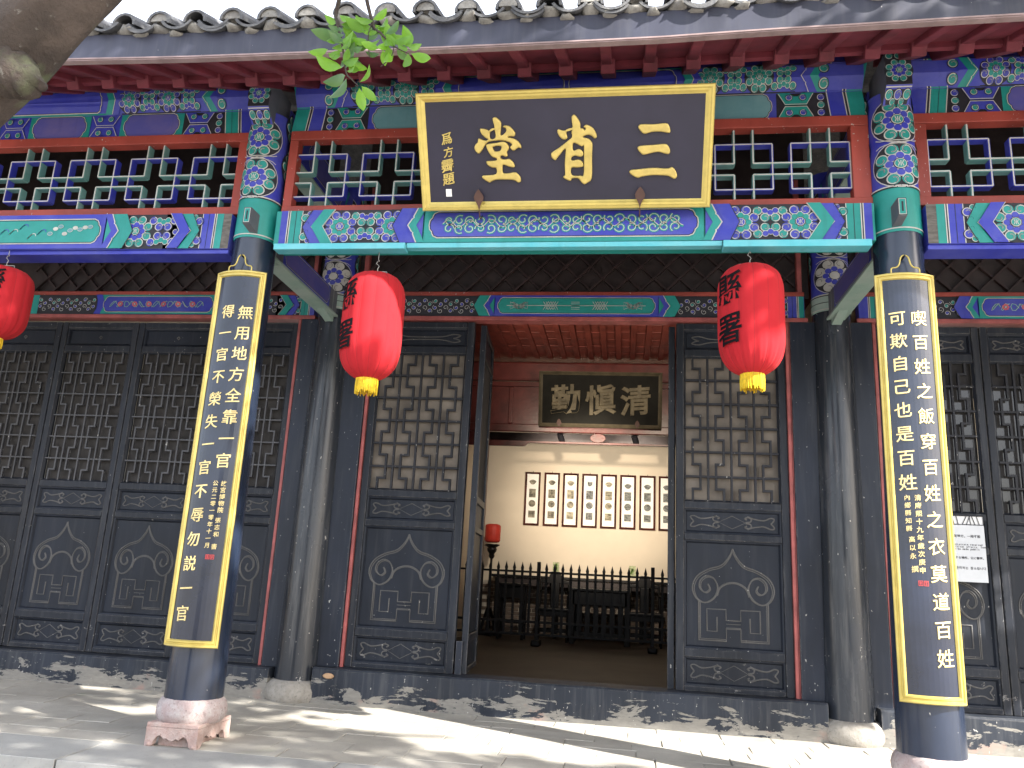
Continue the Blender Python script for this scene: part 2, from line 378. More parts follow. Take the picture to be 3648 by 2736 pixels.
# ---------------------------------------------------------------- painted ornament
BL, TE, IN, LI, PU, SK, PK, CL, WE = range(9)
PM = ['blue', 'teal', 'ink', 'line', 'purple', 'sky_panel', 'pink', 'cloud', 'weathered']
class Paint(MB):
    def __init__(s, fm, vmin, vmax, step=.0012): super().__init__(); s.fm = fm; s.a = vmin; s.b = vmax; s.h = vmax - vmin; s.st = step
    def P(s, u, v, l): return s.fm(u, v, l * s.st)
    def poly(s, pts, m, l): return s.add([s.P(u, v, l) for u, v in pts], [tuple(range(len(pts)))], m)
    def strip(s, A, B, m, l):
        n = len(A); return s.add([s.P(u, v, l) for u, v in A] + [s.P(u, v, l) for u, v in B], [(i, i + 1, n + i + 1, n + i) for i in range(n - 1)], m)
    def stroke(s, pts, w, m, l, closed=False):
        n = len(pts); A = []; B = []
        for i in range(n):
            p = pts[(i - 1) % n] if closed or i else pts[0]; q = pts[(i + 1) % n] if closed or i < n - 1 else pts[-1]
            dx, dy = q[0] - p[0], q[1] - p[1]; d = math.hypot(dx, dy) or 1
            A.append((pts[i][0] - dy / d * w / 2, pts[i][1] + dx / d * w / 2)); B.append((pts[i][0] + dy / d * w / 2, pts[i][1] - dx / d * w / 2))
        if closed: A.append(A[0]); B.append(B[0])
        return s.strip(A, B, m, l)
    def disc(s, c, r, m, l, n=14, ry=None):
        ry = ry or r; v = [s.P(c[0], c[1], l)]; f = []
        rings = (.5, 1.0) if r > .05 else (1.0,)
        for q in rings:
            for j in range(n): v.append(s.P(c[0] + q * r * math.cos(2 * math.pi * j / n), c[1] + q * ry * math.sin(2 * math.pi * j / n), l))
        f += [(0, 1 + j, 1 + (j + 1) % n) for j in range(n)]
        for k in range(len(rings) - 1): f += [(1 + k * n + j, 1 + (k + 1) * n + j, 1 + (k + 1) * n + (j + 1) % n, 1 + k * n + (j + 1) % n) for j in range(n)]
        return s.add(v, f, m)
    def ok(s, v, r): return v - r * .8 > s.a and v + r * .8 < s.b
    def curl(s, c, r, rot, col, l, hand=1):
        if not s.ok(c[1], r): return
        s.disc(c, r * 1.1, IN, l); s.disc(c, r * .96, col, l + 1, 12)
        pts = []
        for i in range(19):
            t = i / 18; rr = r * (.86 if t < .55 else .86 - (t - .55) / .45 * .62); a = rot + hand * t * 2 * math.pi * 1.25
            pts.append((c[0] + rr * math.cos(a), c[1] + rr * math.sin(a)))
        s.stroke(pts, max(.0034, r * .18), LI, l + 2); s.stroke([(x * .98 + c[0] * .02, y * .98 + c[1] * .02) for x, y in pts[11:]], max(.002, r * .07), IN, l + 3)
    def rosette(s, c, R_, ca, cb, l, n=8):
        if s.ok(c[1], R_): s.disc(c, R_ * 1.05, IN, l, 24)
        for k in range(n):
            a = 2 * math.pi * (k + .5) / n; q = (c[0] + .74 * R_ * math.cos(a), c[1] + .74 * R_ * math.sin(a))
            s.curl(q, R_ * .275, a + 2.2 * (1 if k % 2 else -1), ca, l + 1, 1 if k % 2 else -1)
        for k in range(n):
            a = 2 * math.pi * k / n; q = (c[0] + .40 * R_ * math.cos(a), c[1] + .40 * R_ * math.sin(a))
            if s.ok(q[1], R_ * .18):
                s.disc(q, R_ * .19, LI, l + 5, 12); s.disc(q, R_ * .155, cb, l + 6, 12)
        if s.ok(c[1], R_ * .25):
            s.disc(c, R_ * .27, IN, l + 7); s.disc(c, R_ * .235, LI, l + 8); s.disc(c, R_ * .20, ca, l + 9)
            for k in (-1, 0, 1): s.stroke([(c[0] + k * R_ * .1, c[1] - R_ * .13), (c[0] + k * R_ * .05, c[1]), (c[0] + k * R_ * .1, c[1] + R_ * .13)], R_ * .035, LI, l + 10)
    def field(s, u0, u1, R_, ca, cb, l, dense=1):
        """ground of curling clouds with whole and half rosettes"""
        mid = (s.a + s.b) / 2; lo, hi = min(u0, u1), max(u0, u1)
        s.poly([(lo, s.a), (hi, s.a), (hi, s.b), (lo, s.b)], IN, l)
        circ = []; n = max(1, int(round((hi - lo) / (R_ * 1.75)))); w = (hi - lo) / n
        for i in range(n):
            u = lo + w * (i + .5)
            if i % 2 == 0: s.rosette((u, mid), R_ * .98, ca, cb, l + 1)
            else:
                for vv, sg in ((s.a + R_ * .12, 1), (s.b - R_ * .12, -1)):
                    s.rosette((u, vv), R_ * .92, cb, ca, l + 1)
            circ.append((u, mid, R_ * .97)) if i % 2 == 0 else circ.extend([(u, s.a + R_ * .12, R_ * .95), (u, s.b - R_ * .12, R_ * .95)])
        s.pack(lo, hi, R_ * .25, l + 1, cb, ca, circ)
    def pack(s, u0, u1, r, l, ca, cb, circ):
        rn = random.Random(int(abs(u0) * 1000) + 5); lo, hi = min(u0, u1), max(u0, u1); placed = list(circ)
        for k in range(900):
            rr = r * (1.0 if k < 450 else .72); c = (rn.uniform(lo, hi), rn.uniform(s.a + rr * .75, s.b - rr * .75))
            if any(math.hypot(c[0] - q[0], c[1] - q[1]) < rr * 1.02 + q[2] for q in placed): continue
            placed.append((c[0], c[1], rr)); s.curl(c, rr, rn.uniform(0, 6), ca if len(placed) % 3 else cb, l, rn.choice((-1, 1)))
    def scrolls(s, u0, u1, r, l):
        """close ground of small scrolls"""
        lo, hi = min(u0, u1), max(u0, u1)
        s.poly([(lo, s.a), (hi, s.a), (hi, s.b), (lo, s.b)], IN, l); rows = max(2, int(s.h / (2.15 * r))); k = 0; u = lo + r
        while u < hi - r * .5:
            for j in range(rows):
                v = s.a + s.h * (j + .5 + (.25 if k % 2 else -.25) * (rows > 2)) / rows
                if s.a + r * .7 < v < s.b - r * .7:
                    pts = [(u + r * (1 - t * .7) * math.cos(t * 7 + k * 1.7 + j), v + r * (1 - t * .7) * math.sin(t * 7 + k * 1.7 + j)) for t in [i / 11 for i in range(12)]]
                    s.disc((u, v), r * .55, [BL, IN, TE, BL][(k + j * 3) % 4], l + 1, 8); s.stroke(pts, r * .17, LI, l + 2)
            u += r * 1.95; k += 1
    def band(s, ua, ub, m, l): return s.poly([(ua, s.a), (ub, s.a), (ub, s.b), (ua, s.b)], m, l)
    def chev(s, u, d, w, tip, m, l, notch=0):
        """chevron stroke: point at u - d*tip when v = mid"""
        h = s.h; mid = (s.a + s.b) / 2
        if notch:
            P_ = [(u, s.a), (u - d * tip * .42, s.a + h * .24), (u - d * tip * .40, s.a + h * .29), (u - d * tip * .55, s.a + h * .31), (u - d * tip, mid), (u - d * tip * .55, s.b - h * .31), (u - d * tip * .40, s.b - h * .29), (u - d * tip * .42, s.b - h * .24), (u, s.b)]
        else: P_ = [(u, s.a), (u - d * tip, mid), (u, s.b)]
        s.strip(P_, [(a + d * w, b) for a, b in P_], m, l)
    def cart(s, u0, u1, fill, ground, l, mg=.13):
        """long panel with lobed ends"""
        h = s.h; a = s.a + h * mg; b = s.b - h * mg; H = b - a; mid = (a + b) / 2
        e = [(0, 0), (.18, .0), (.20, .02), (.30, .06), (.36, .16), (.37, .24), (.40, .26), (.46, .34), (.48, .5)]
        def outline(g):
            rt = [(u1 - .48 * H + (x * H) + g * (x / .48), a - g + (H + 2 * g) * y) for x, y in e]
            rt += [(x, 2 * mid - y) for x, y in rt[-2::-1]]
            lt = [(u0 + u1 - x, 2 * mid - y) for x, y in rt]
            return rt + lt
        s.poly([(u0 - .2 * H, s.a), (u1 + .2 * H, s.a), (u1 + .2 * H, s.b), (u0 - .2 * H, s.b)], ground, l)
        o = outline(.0); s.poly(o, fill, l + 2)
        s.stroke(outline(h * .035), h * .028, LI, l + 3, True); s.stroke(outline(h * .012), h * .022, IN, l + 3, True)
    def end(s, ue, d, A, B, k=1.0, R_=None, cart_s=.95, scr=False):
        """painted end scheme of a beam, from its end ue inwards in direction d; returns where the middle panel may begin"""
        U = lambda t: ue + d * t * k
        h = s.h
        s.band(U(0), U(.045), A, 1)
        for t, m in ((.045, LI), (.051, IN), (.058, LI)): s.band(U(t), U(t + .0062), m, 2)
        s.band(U(.064), U(.142), B, 1); s.band(U(.100), U(.1035), IN, 2); s.band(U(.142), U(.147), LI, 2)
        s.band(U(.147), U(.40), IN, 1)
        for t, v, r in ((.165, .5, 0), (.165, .78, .12), (.165, .22, .12), (.195, .9, .08), (.195, .1, .08), (.18, .62, .08), (.18, .38, .08)):
            if r: s.curl((U(t), s.a + h * v), r * h, 1, B if v in (.78, .22) else A, 3, 1)
        s.chev(U(.215), d, .075 * k, .06 * k, A, 6); s.chev(U(.29), d, .075 * k, .075 * k, B, 6)
        s.chev(U(.295), d, .006 * k, .085 * k, LI, 9, 1); s.chev(U(.302), d, .006 * k, .085 * k, IN, 9, 1)
        s.chev(U(.209), d, .005 * k, .06 * k, IN, 9); s.chev(U(.365), d, .005 * k, .075 * k, LI, 9)
        fs, fe = .32 * k, cart_s - .10 * k
        if scr: s.scrolls(ue + d * fs, ue + d * fe, h * .13, 1)
        else: s.field(ue + d * fs, ue + d * fe, R_ or h * .49, A, B, 1)
        # chevrons over the field ends
        s.chev(U(.29), d, .075 * k, .075 * k, B, 14); s.chev(U(.365), d, .004 * k, .075 * k, LI, 15)
        c = ue + d * cart_s
        s.band(c - d * .11 * k, c + d * .02, A, 12)
        s.chev(c - d * .12 * k, d, .085 * k, .055 * k, A, 14); s.chev(c - d * .125 * k, d, .005 * k, .055 * k, IN, 15)
        s.chev(c - d * .02 * k, d, .008 * k, .06 * k, LI, 16, 1); s.chev(c - d * .012 * k, d, .05 * k, .06 * k, B, 15, 0)
        return c + d * .03 * k

# ================================================================ GROUND
def gz(y): return .052 + .02 * y
mb = MB(); mb.add([(-80, -90, -.16), (80, -90, -.16), (80, 60, -.16), (-80, 60, -.16)], [(0, 1, 2, 3)])
structure(mb.build('ground', 'ground', None, (0, 0, -.16)))
pv = bpy.data.objects.new('pavement', None); C.objects.link(pv); WO['pavement'] = Vector((0, 0, 0)); structure(pv)
mb = MB(); mb.xprism([(-.50, -.17), (1.62, -.17), (1.62, gz(1.62) - .007), (-.50, gz(-.5) - .007)], -6, 10); mb.build('joint_bed', 'dirt', pv, (0, 0, 0))
def stone(x0, x1, y0, y1, name='paving_stone', mat='pave', th=.05, jit=.0025, parent=pv):
    mb = MB(); v = []
    q = [(x0, y0), (x1, y0), (x1, y1), (x0, y1)]
    zz = [gz(b) + random.uniform(-jit, jit) for a, b in q]
    q = [(a + random.uniform(-.005, .005), b + random.uniform(-.005, .005)) for a, b in q]
    v = [(a, b, z - th) for (a, b), z in zip(q, zz)] + [(a, b, z) for (a, b), z in zip(q, zz)]
    mb.add(v, [(4, 5, 6, 7), (0, 1, 5, 4), (1, 2, 6, 5), (2, 3, 7, 6), (3, 0, 4, 7)])
    return mb.build(name, mat, parent, (x0, y0, gz(y0)), .004)
y = -.17; row = 0
while y < 1.42:
    d = random.choice((.17, .2, .24)); x = -2.6 + random.uniform(0, .3)
    while x < 5.6:
        w = random.choice((.28, .34, .42, .55)); w2 = w - random.uniform(.001, .005)
        stone(x, x + w2, y, y + d - random.uniform(.001, .005)); x += w
    y += d; row += 1
x = -4.0
ks = []
while x < 8:
    w = random.uniform(.9, 1.5)
    ks.append(stone(x, x + w - .006, -.60, -.176, 'kerb_stone', 'kerb', .16, .003)); x += w

# ================================================================ HALL
hall = thing('hall', 'black and red timber hall with painted beams and a grey tiled roof', 'building', (2, 1.5, .08))
DY = 1.53
# ---- columns
def rpt(z, r0, r1, z0, z1): return r0 + (r1 - r0) * (z - z0) / (z1 - z0)
def cylmap(cx, cy, rfun):
    return lambda u, v, h: (cx + (rfun(v) + .003 + h) * math.sin(u / .13), cy - (rfun(v) + .003 + h) * math.cos(u / .13), v)
def column(cx, cy, front):
    col = part('column', hall, (cx, cy, gz(cy)))
    r0, r1 = (.163, .124) if front else (.168, .128)
    zb = .275 if front else .222; zt = 4.0 if front else 4.3
    zc = 3.09 if front else 3.14
    rf = lambda z: rpt(z, r0, r1, zb, zt)
    n = 10; prof = [(rf(zb + (zc - zb) * i / n), zb + (zc - zb) * i / n) for i in range(n + 1)]
    MB().lathe(prof, (cx, cy, 0), 40, rf=lambda t, z: 1 + .006 * math.sin(3 * t + z * 2) + .003 * math.sin(9 * t + z * 5)).build('shaft', 'frontcol' if front else 'wallcol', col, (cx, cy, zb))
    z2 = 3.375 if front else 3.275
    MB().lathe([(rf(zc) + .003, zc), (rf(zc) + .005, zc + .006), (rf(z2) + .005, z2)], (cx, cy, 0), 40).build('collar', 'teal' if front else 'palegreen', col, (cx, cy, zc))
    MB().lathe([(rf(z2) + .003, z2), (rf(zt) + .003, zt)], (cx, cy, 0), 40).build('painted_top', 'blue', col, (cx, cy, z2))
    p = Paint(cylmap(cx, cy, lambda z: rf(z) + .004), z2 - .3, zt + .1)
    W_ = .36
    for zz, m, w in ((zc + .012, LI, .008), (z2 - .008, LI, .008), (z2 - .016, IN, .008)):
        p.stroke([(-W_ + 2 * W_ * i / 30, zz + (.006 if front else 0)) for i in range(31)], w, m, 2)
    if not front: p.stroke([(-W_ + 2 * W_ * i / 30, zc + .065) for i in range(31)], .005, IN, 2)
    zs = (z2 + .135, z2 + .425) if front else (z2 + .14, z2 + .44, z2 + .74)
    for zz in zs:
        p.rosette((0, zz), .136, TE if front else LI, BL, 2, 8)
        p.stroke([(.147 * math.cos(a * math.pi / 12), zz + .147 * math.sin(a * math.pi / 12)) for a in range(24)], .005, LI, 3, True)
        for sx in (-1, 1): p.rosette((sx * .30, zz + .145), .128, TE, BL, 2, 9)
    for zz in zs[:-1]:
        zz += .145
        for sg in (-1, 1): p.stroke([(-.12 + .24 * i / 10, zz + sg * (.012 + .022 * (1 - (2 * i / 10 - 1) ** 2) ** .5 * -1 + .02)) for i in range(11)], .005, LI, 6)
    p.build('rosette_pattern', PM, col, (cx, cy, z2))
    # stone drum
    if front:
        MB().lathe([(.165, .162), (.182, .180), (.192, .210), (.192, .235), (.184, .266), (.170, .287), (.16, .292)], (cx, cy, 0), 64, rf=lambda t, z: 1 + .008 * math.sin(11 * t) * math.sin(z * 70) + .007 * math.sin(23 * t + z * 30)).build('stone_drum', 'drum', col, (cx, cy, .15))
        # four legged carved plinth
        g = gz(cy) - .006; mb = MB(); hx, hy = .152, .19
        zt_ = .172
        mb.box(cx - hx, cx + hx, -hy, hy, zt_ - .022, zt_)
        prof = [(-1, 0), (-.80, 0), (-.70, .12), (-.66, .35), (-.58, .52), (-.46, .58), (-.36, .50), (-.28, .40), (-.18, .46), (-.08, .36), (0, .32)]
        prof = prof + [(-a, b) for a, b in prof[-2::-1]]
        def apron(w, f):
            H_ = zt_ - .022 - g; pts = [(a * w, g + b * H_) for a, b in prof]; v = []; fc = []
            for a, b in pts:
                for off in (0, .035):
                    v.append(f(a, off, b)); v.append(f(a, off, zt_ - .022))
            for i in range(len(pts) - 1):
                k = i * 4; fc += [(k, k + 4, k + 5, k + 1), (k + 2, k + 3, k + 7, k + 6), (k, k + 2, k + 6, k + 4)]
            mb.add(v, fc)
        apron(hx, lambda a, o, z: (cx + a, -hy + o, z)); apron(hx, lambda a, o, z: (cx + a, hy - o, z))
        apron(hy, lambda a, o, z: (cx + hx - o, a, z)); apron(hy, lambda a, o, z: (cx - hx + o, a, z))
        mb.box(cx - hx + .05, cx + hx - .05, -hy + .05, hy - .05, g, zt_ - .022)
        for a in (-1, 1):
            for b in (-1, 1):
                mb.lathe([(.004, 0), (.018, .004), (.023, .014), (.018, .026), (.004, .03)], (cx + a * (hx - .02), b * (hy - .015), g), 10)
        mb.build('carved_plinth', 'plinth', col, (cx, 0, g), .003, True)
        # beam head above and tenon in front
        mb = MB()
        mb.xprism([(.1, 4.20), (-.215, 4.20), (-.215, 3.985), (-.125, 3.90), (.0, 3.90), (.1, 3.90)], cx - .074, cx + .074)
        mb.build('beam_head', 'greywood', col, (cx, -.2, 3.9), .003)
        p = Paint(lambda u, v, h: (cx + u, -.2165 - h, v), 3.975, 4.21)
        p.poly([(-.073, 3.985), (.073, 3.985), (.073, 4.199), (-.073, 4.199)], IN, 0); p.rosette((0, 4.075), .078, TE, BL, 1)
        for u in (-.05, 0, .05): p.curl((u, 4.175), .022, 1, TE, 1)
        p.build('beam_head_pattern', PM, col, (cx, -.2, 4.1))
        p = Paint(lambda u, v, h: (cx + u, -.217 + (3.985 - v) * 1.06 - h * .7, v - h * .7), 3.89, 3.995)
        p.poly([(-.073, 3.902), (.073, 3.902), (.073, 3.983), (-.073, 3.983)], BL, 0); p.stroke([(-.072, 3.975), (.072, 3.975)], .005, LI, 1); p.poly([(-.06, 3.904), (.06, 3.904), (.07, 3.965), (-.07, 3.965)], IN, 1)
        for u in (-.05, 0, .05): p.curl((u, 3.945), .023, 1, TE if u else BL, 2)
        for u in (-.025, .025): p.curl((u, 3.916), .016, 1, TE, 2)
        p.build('beam_head_pattern', PM, col, (cx, -.2, 3.95))
        sx = cx + (.043 if cx < 2 else -.040)
        mb = MB(); mb.xprism([(-.12, 3.245), (-.238, 3.245), (-.238, 3.135), (-.12, 3.115)], sx - .024, sx + .024)
        mb.build('tenon_block', 'greywood', col, (sx, -.2, 3.16), .002)
        p = Paint(lambda u, v, h: (sx + u, -.2392 - h, v + .02), 3.1, 3.23)
        p.poly([(-.0235, 3.117), (.0235, 3.117), (.0235, 3.223), (-.0235, 3.223)], IN, 0)
        p.poly([(-.020, 3.121), (.020, 3.121), (.020, 3.219), (-.020, 3.219)], LI, 1); p.poly([(-.016, 3.125), (.016, 3.125), (.016, 3.215), (-.016, 3.215)], TE, 2)
        p.poly([(-.005, 3.140), (.005, 3.140), (.005, 3.20), (-.005, 3.20)], IN, 3)
        p.build('tenon_pattern', PM, col, (sx, -.3, 3.16))
    else:
        MB().lathe([(.17, .035), (.205, .065), (.228, .11), (.230, .15), (.216, .195), (.185, .222), (.16, .226)], (cx, cy, 0), 44, rf=lambda t, z: 1 + .012 * math.sin(7 * t + 1) + .006 * math.sin(19 * t)).build('stone_drum', 'greydrum', col, (cx, cy, .12))
    return col
column(0, 0, True); column(4, 0, True); column(0, DY, False); column(4, DY, False)

# ---- tie beams between front and wall columns
for cx in (0, 4):
    b_ = part('tie_beam', hall, (cx, .7, 3.1))
    sx = .055 if cx < 2 else -.055
    MB().box(cx - .05, cx + .05, .12, DY - .12, 3.085, 3.27).build('beam_wood', 'greywood', b_, None, .004)
    MB().box(cx - .066, cx + .066, .12, DY - .12, 3.064, 3.084).build('beam_underside', 'palegreen', b_, None, .003)
    MB().xprism([(.12, 2.98), (.30, 3.068), (.12, 3.068)], cx - .035, cx + .035).build('beam_corbel', 'palegreen', b_, None, .004)
    MB().xprism([(DY - .12, 3.02), (DY - .12, 3.068), (DY - .38, 3.068)], cx - .035, cx + .035).build('beam_corbel', 'palegreen', b_, None, .004)
    for sd in (-1, 1):
        p = Paint(lambda u, v, h, sd=sd: (cx + sd * (.0505 + h), u, v), 3.09, 3.265)
        p.cart(.35, 1.2, PU, BL, 1); p.band(.14, .2, TE, 1); p.band(.2, .206, LI, 2); p.band(1.3, 1.306, LI, 2)
        p.build('beam_pattern', PM, b_, (cx, .7, 3.17))
    b2 = part('porch_beam', hall, (cx, .7, 3.8))
    MB().box(cx - .085, cx + .085, .10, DY + .1, 3.885, 4.15).build('beam_wood', 'blue', b2, None, .004)
    MB().box(cx - .083, cx + .083, .10, DY + .1, 3.865, 3.884).build('beam_underside', 'palegreen', b2, None, .003)
    for sd in (-1, 1):
        p = Paint(lambda u, v, h, sd=sd: (cx + sd * (.0865 + h), u, v), 3.89, 4.145)
        p.cart(.45, 1.15, PU, BL, 1); p.chev(.3, -1, .03, .05, TE, 1); p.chev(1.3, 1, .03, .05, TE, 1)
        p.build('beam_pattern', PM, b2, (cx, .7, 3.76))

BAYS = ((-4.0, -.135, 0), (.17, 3.855, 1), (4.135, 8.2, 2))
# ---- front lintels
for x0, x1, k in BAYS:
    lb = part('front_lintel', hall, ((x0 + x1) / 2, 0, 3.16))
    zb, zt = (3.045, 3.283) if k == 1 else (3.022, 3.270)
    xa, xb = (x0, x1) if k == 1 else (x0, x1)
    yf = -.10
    MB().box(xa + .001, xb - .001, yf, .08, zb, zt).build('lintel_beam', 'teal' if k == 1 else 'blue', lb, None, .006)
    if k == 1: pass
    p = Paint(lambda u, v, h: (u, yf - .0015 - h, v), zb + .002, zt - .002)
    if k == 1:
        a = p.end(.207, 1, BL, TE, 1.0, None, .93); b = p.end(3.838, -1, BL, TE, 1.0, None, .93)
        p.band(a, b, TE, 12); p.cart(a + .04, b - .04, BL, TE, 13, .16)
        u = a + .16; kk = 0
        while u < b - .15:      # scrolling dragon vine
            for t in (-1, 1):
                r = .030; c = (u, (zb + zt) / 2 + t * .028 * (1 if kk % 2 else -1))
                pts = [(c[0] + r * (1.15 - q * .8) * math.cos(q * 6.5 + kk), c[1] + r * (1.15 - q * .8) * t * math.sin(q * 6.5 + kk)) for q in [i / 12 for i in range(13)]]
                p.stroke(pts, .016, TE, 17); p.stroke(pts, .0045, LI, 18)
            u += .066; kk += 1
        p.stroke([(a + .12 + (b - a - .24) * i / 90, (zb + zt) / 2 + .026 * math.sin(i * .75)) for i in range(91)], .013, TE, 17)
        p.stroke([(a + .12 + (b - a - .24) * i / 90, (zb + zt) / 2 + .006 + .026 * math.sin(i * .75)) for i in range(91)], .004, LI, 18)
    else:
        e, d = (x1, -1) if k == 0 else (x0, 1)
        p.band(e, e + d * .055, WE, 0)
        a = p.end(e + d * .055, d, TE, BL, 1.0, None, .80)
        far = x0 if k == 0 else x1
        p.band(a, far, BL, 12); q0, q1 = sorted((a + d * .03, far)); p.cart(q0, q1, TE, BL, 13, .18)
        for i in range(26):
            u = a + d * (.10 + i * .036) if i < 9 else a + d * (.45 + (i - 9) * .07)
            v = (zb + zt) / 2 + random.uniform(-.035, .035)
            if i < 9: p.disc((u, v), .02, LI, 17, 10, .014); p.disc((u, v), .017, CL if i % 2 else SK, 18, 10, .011)
            else: p.stroke([(u + .03 * math.cos(t * .6), v + .02 * math.sin(t * .9)) for t in range(9)], .005, BL if i % 2 else LI, 17)
    p.build('lintel_pattern', PM, lb, ((x0 + x1) / 2, yf, zt))
    if k != 1: # the small moulded strip below
        MB().box(x0, x1, yf + .012, .06, zb - .028, zb - .001).build('lintel_strip', 'blue', lb, None, .004)
# ---- cyan hanging rails under the middle lintel
cr = part('hanging_rail', hall, (2, -.13, 3.02))
MB().box(.205, 1.063, -.155, -.07, 2.992, 3.032).build('rail_board', 'cyan', cr, None, .003)
MB().box(2.985, 3.812, -.160, -.07, 2.988, 3.030).build('rail_board', 'cyan', cr, None, .003)
MB().box(1.066, 2.982, -.128, -.07, 3.008, 3.040).build('rail_board', 'cyan', cr, None, .003)

# ---- transom windows with bent lattice
def transom(x0, x1, ix0, ix1, s0, pitch, n, label=None):
    t = part('transom_window', hall, ((x0 + x1) / 2, 0, 3.6))
    zt0, zt1, zb0, zb1 = 3.906, 3.838, 3.297, 3.352
    MB().box(x0, x1, -.03, .05, zt1, zt0).build('frame_rail', 'red', t, None, .004)
    MB().box(x0, x1, -.035, .05, zb0 - (.0 if x0 != .165 else -.0), zb1).build('frame_rail', 'red', t, None, .004)
    for a, b in ((x0, ix0), (ix1, x1)):
        if b - a > .01: MB().box(a, b, -.028, .05, zb1 + .001, zt1 - .001).build('frame_stile', 'red', t, None, .004)
    W, Yf, Yb = .014, -.004, .052
    def bar(a, b, m, vert):
        if vert:
            u, z0, z1 = a[0], min(a[1], b[1]), max(a[1], b[1])
            if not ix0 < u < ix1: return
            z0 = max(z0, zb1); z1 = min(z1, zt1)
            mb = MB(); mb.box(u - W / 2, u + W / 2, Yf + .002, Yb, z0, z1, 0); mb.box(u - W * .25, u + W * .25, Yf - .001, Yf + .001, z0, z1, 1)
            y = 0
        else:
            z, u0, u1 = a[1], min(a[0], b[0]), max(a[0], b[0]); u0 = max(u0, ix0); u1 = min(u1, ix1)
            if u1 - u0 < .01: return
            mb = MB(); mb.box(u0, u1, Yf + .001, Yb - .002, z - W / 2, z + W / 2, 0); mb.box(u0, u1, Yf - .002, Yf + .0, z - W * .25, z + W * .25, 1)
        mb.build('lattice_bar', [m, 'line'], t, (a[0], 0, a[1]))
    S = .345; zl, zh = 3.430, 3.738; za, zbb = 3.607, 3.530
    for i in range(n):
        a = s0 + pitch * i; b = a + S
        bar((a, zh), (b, zh), 'blue', 0); bar((a, zl), (b, zl), 'blue', 0); bar((a, zl), (a, zh), 'blue', 1); bar((b, zl), (b, zh), 'blue', 1)
        l, r = a + .115, b - .115
        bar((l, za), (l, zt1), 'teal_wood', 1); bar((r, za), (r, zt1), 'teal_wood', 1); bar((l, zb1), (l, zbb), 'teal_wood', 1); bar((r, zb1), (r, zbb), 'teal_wood', 1)
        nx = a + pitch + .115
        bar((r, za), (nx, za), 'teal_wood', 0); bar((r, zbb), (nx, zbb), 'teal_wood', 0)
        if i == 0: bar((a - .12, za), (l, za), 'teal_wood', 0); bar((a - .12, zbb), (l, zbb), 'teal_wood', 0)
M['teal_wood'] = pigment('faded_green_wood', (.10, .25, .24), (.19, .31, .30))
transom(.165, 3.87, .225, 3.765, .222, .4563, 8)
transom(-4, -.10, -4, -.200, -.532 - 7 * .4633, .4633, 8)
transom(4.125, 8.2, 4.20, 8.2, 4.208, .4633, 8)
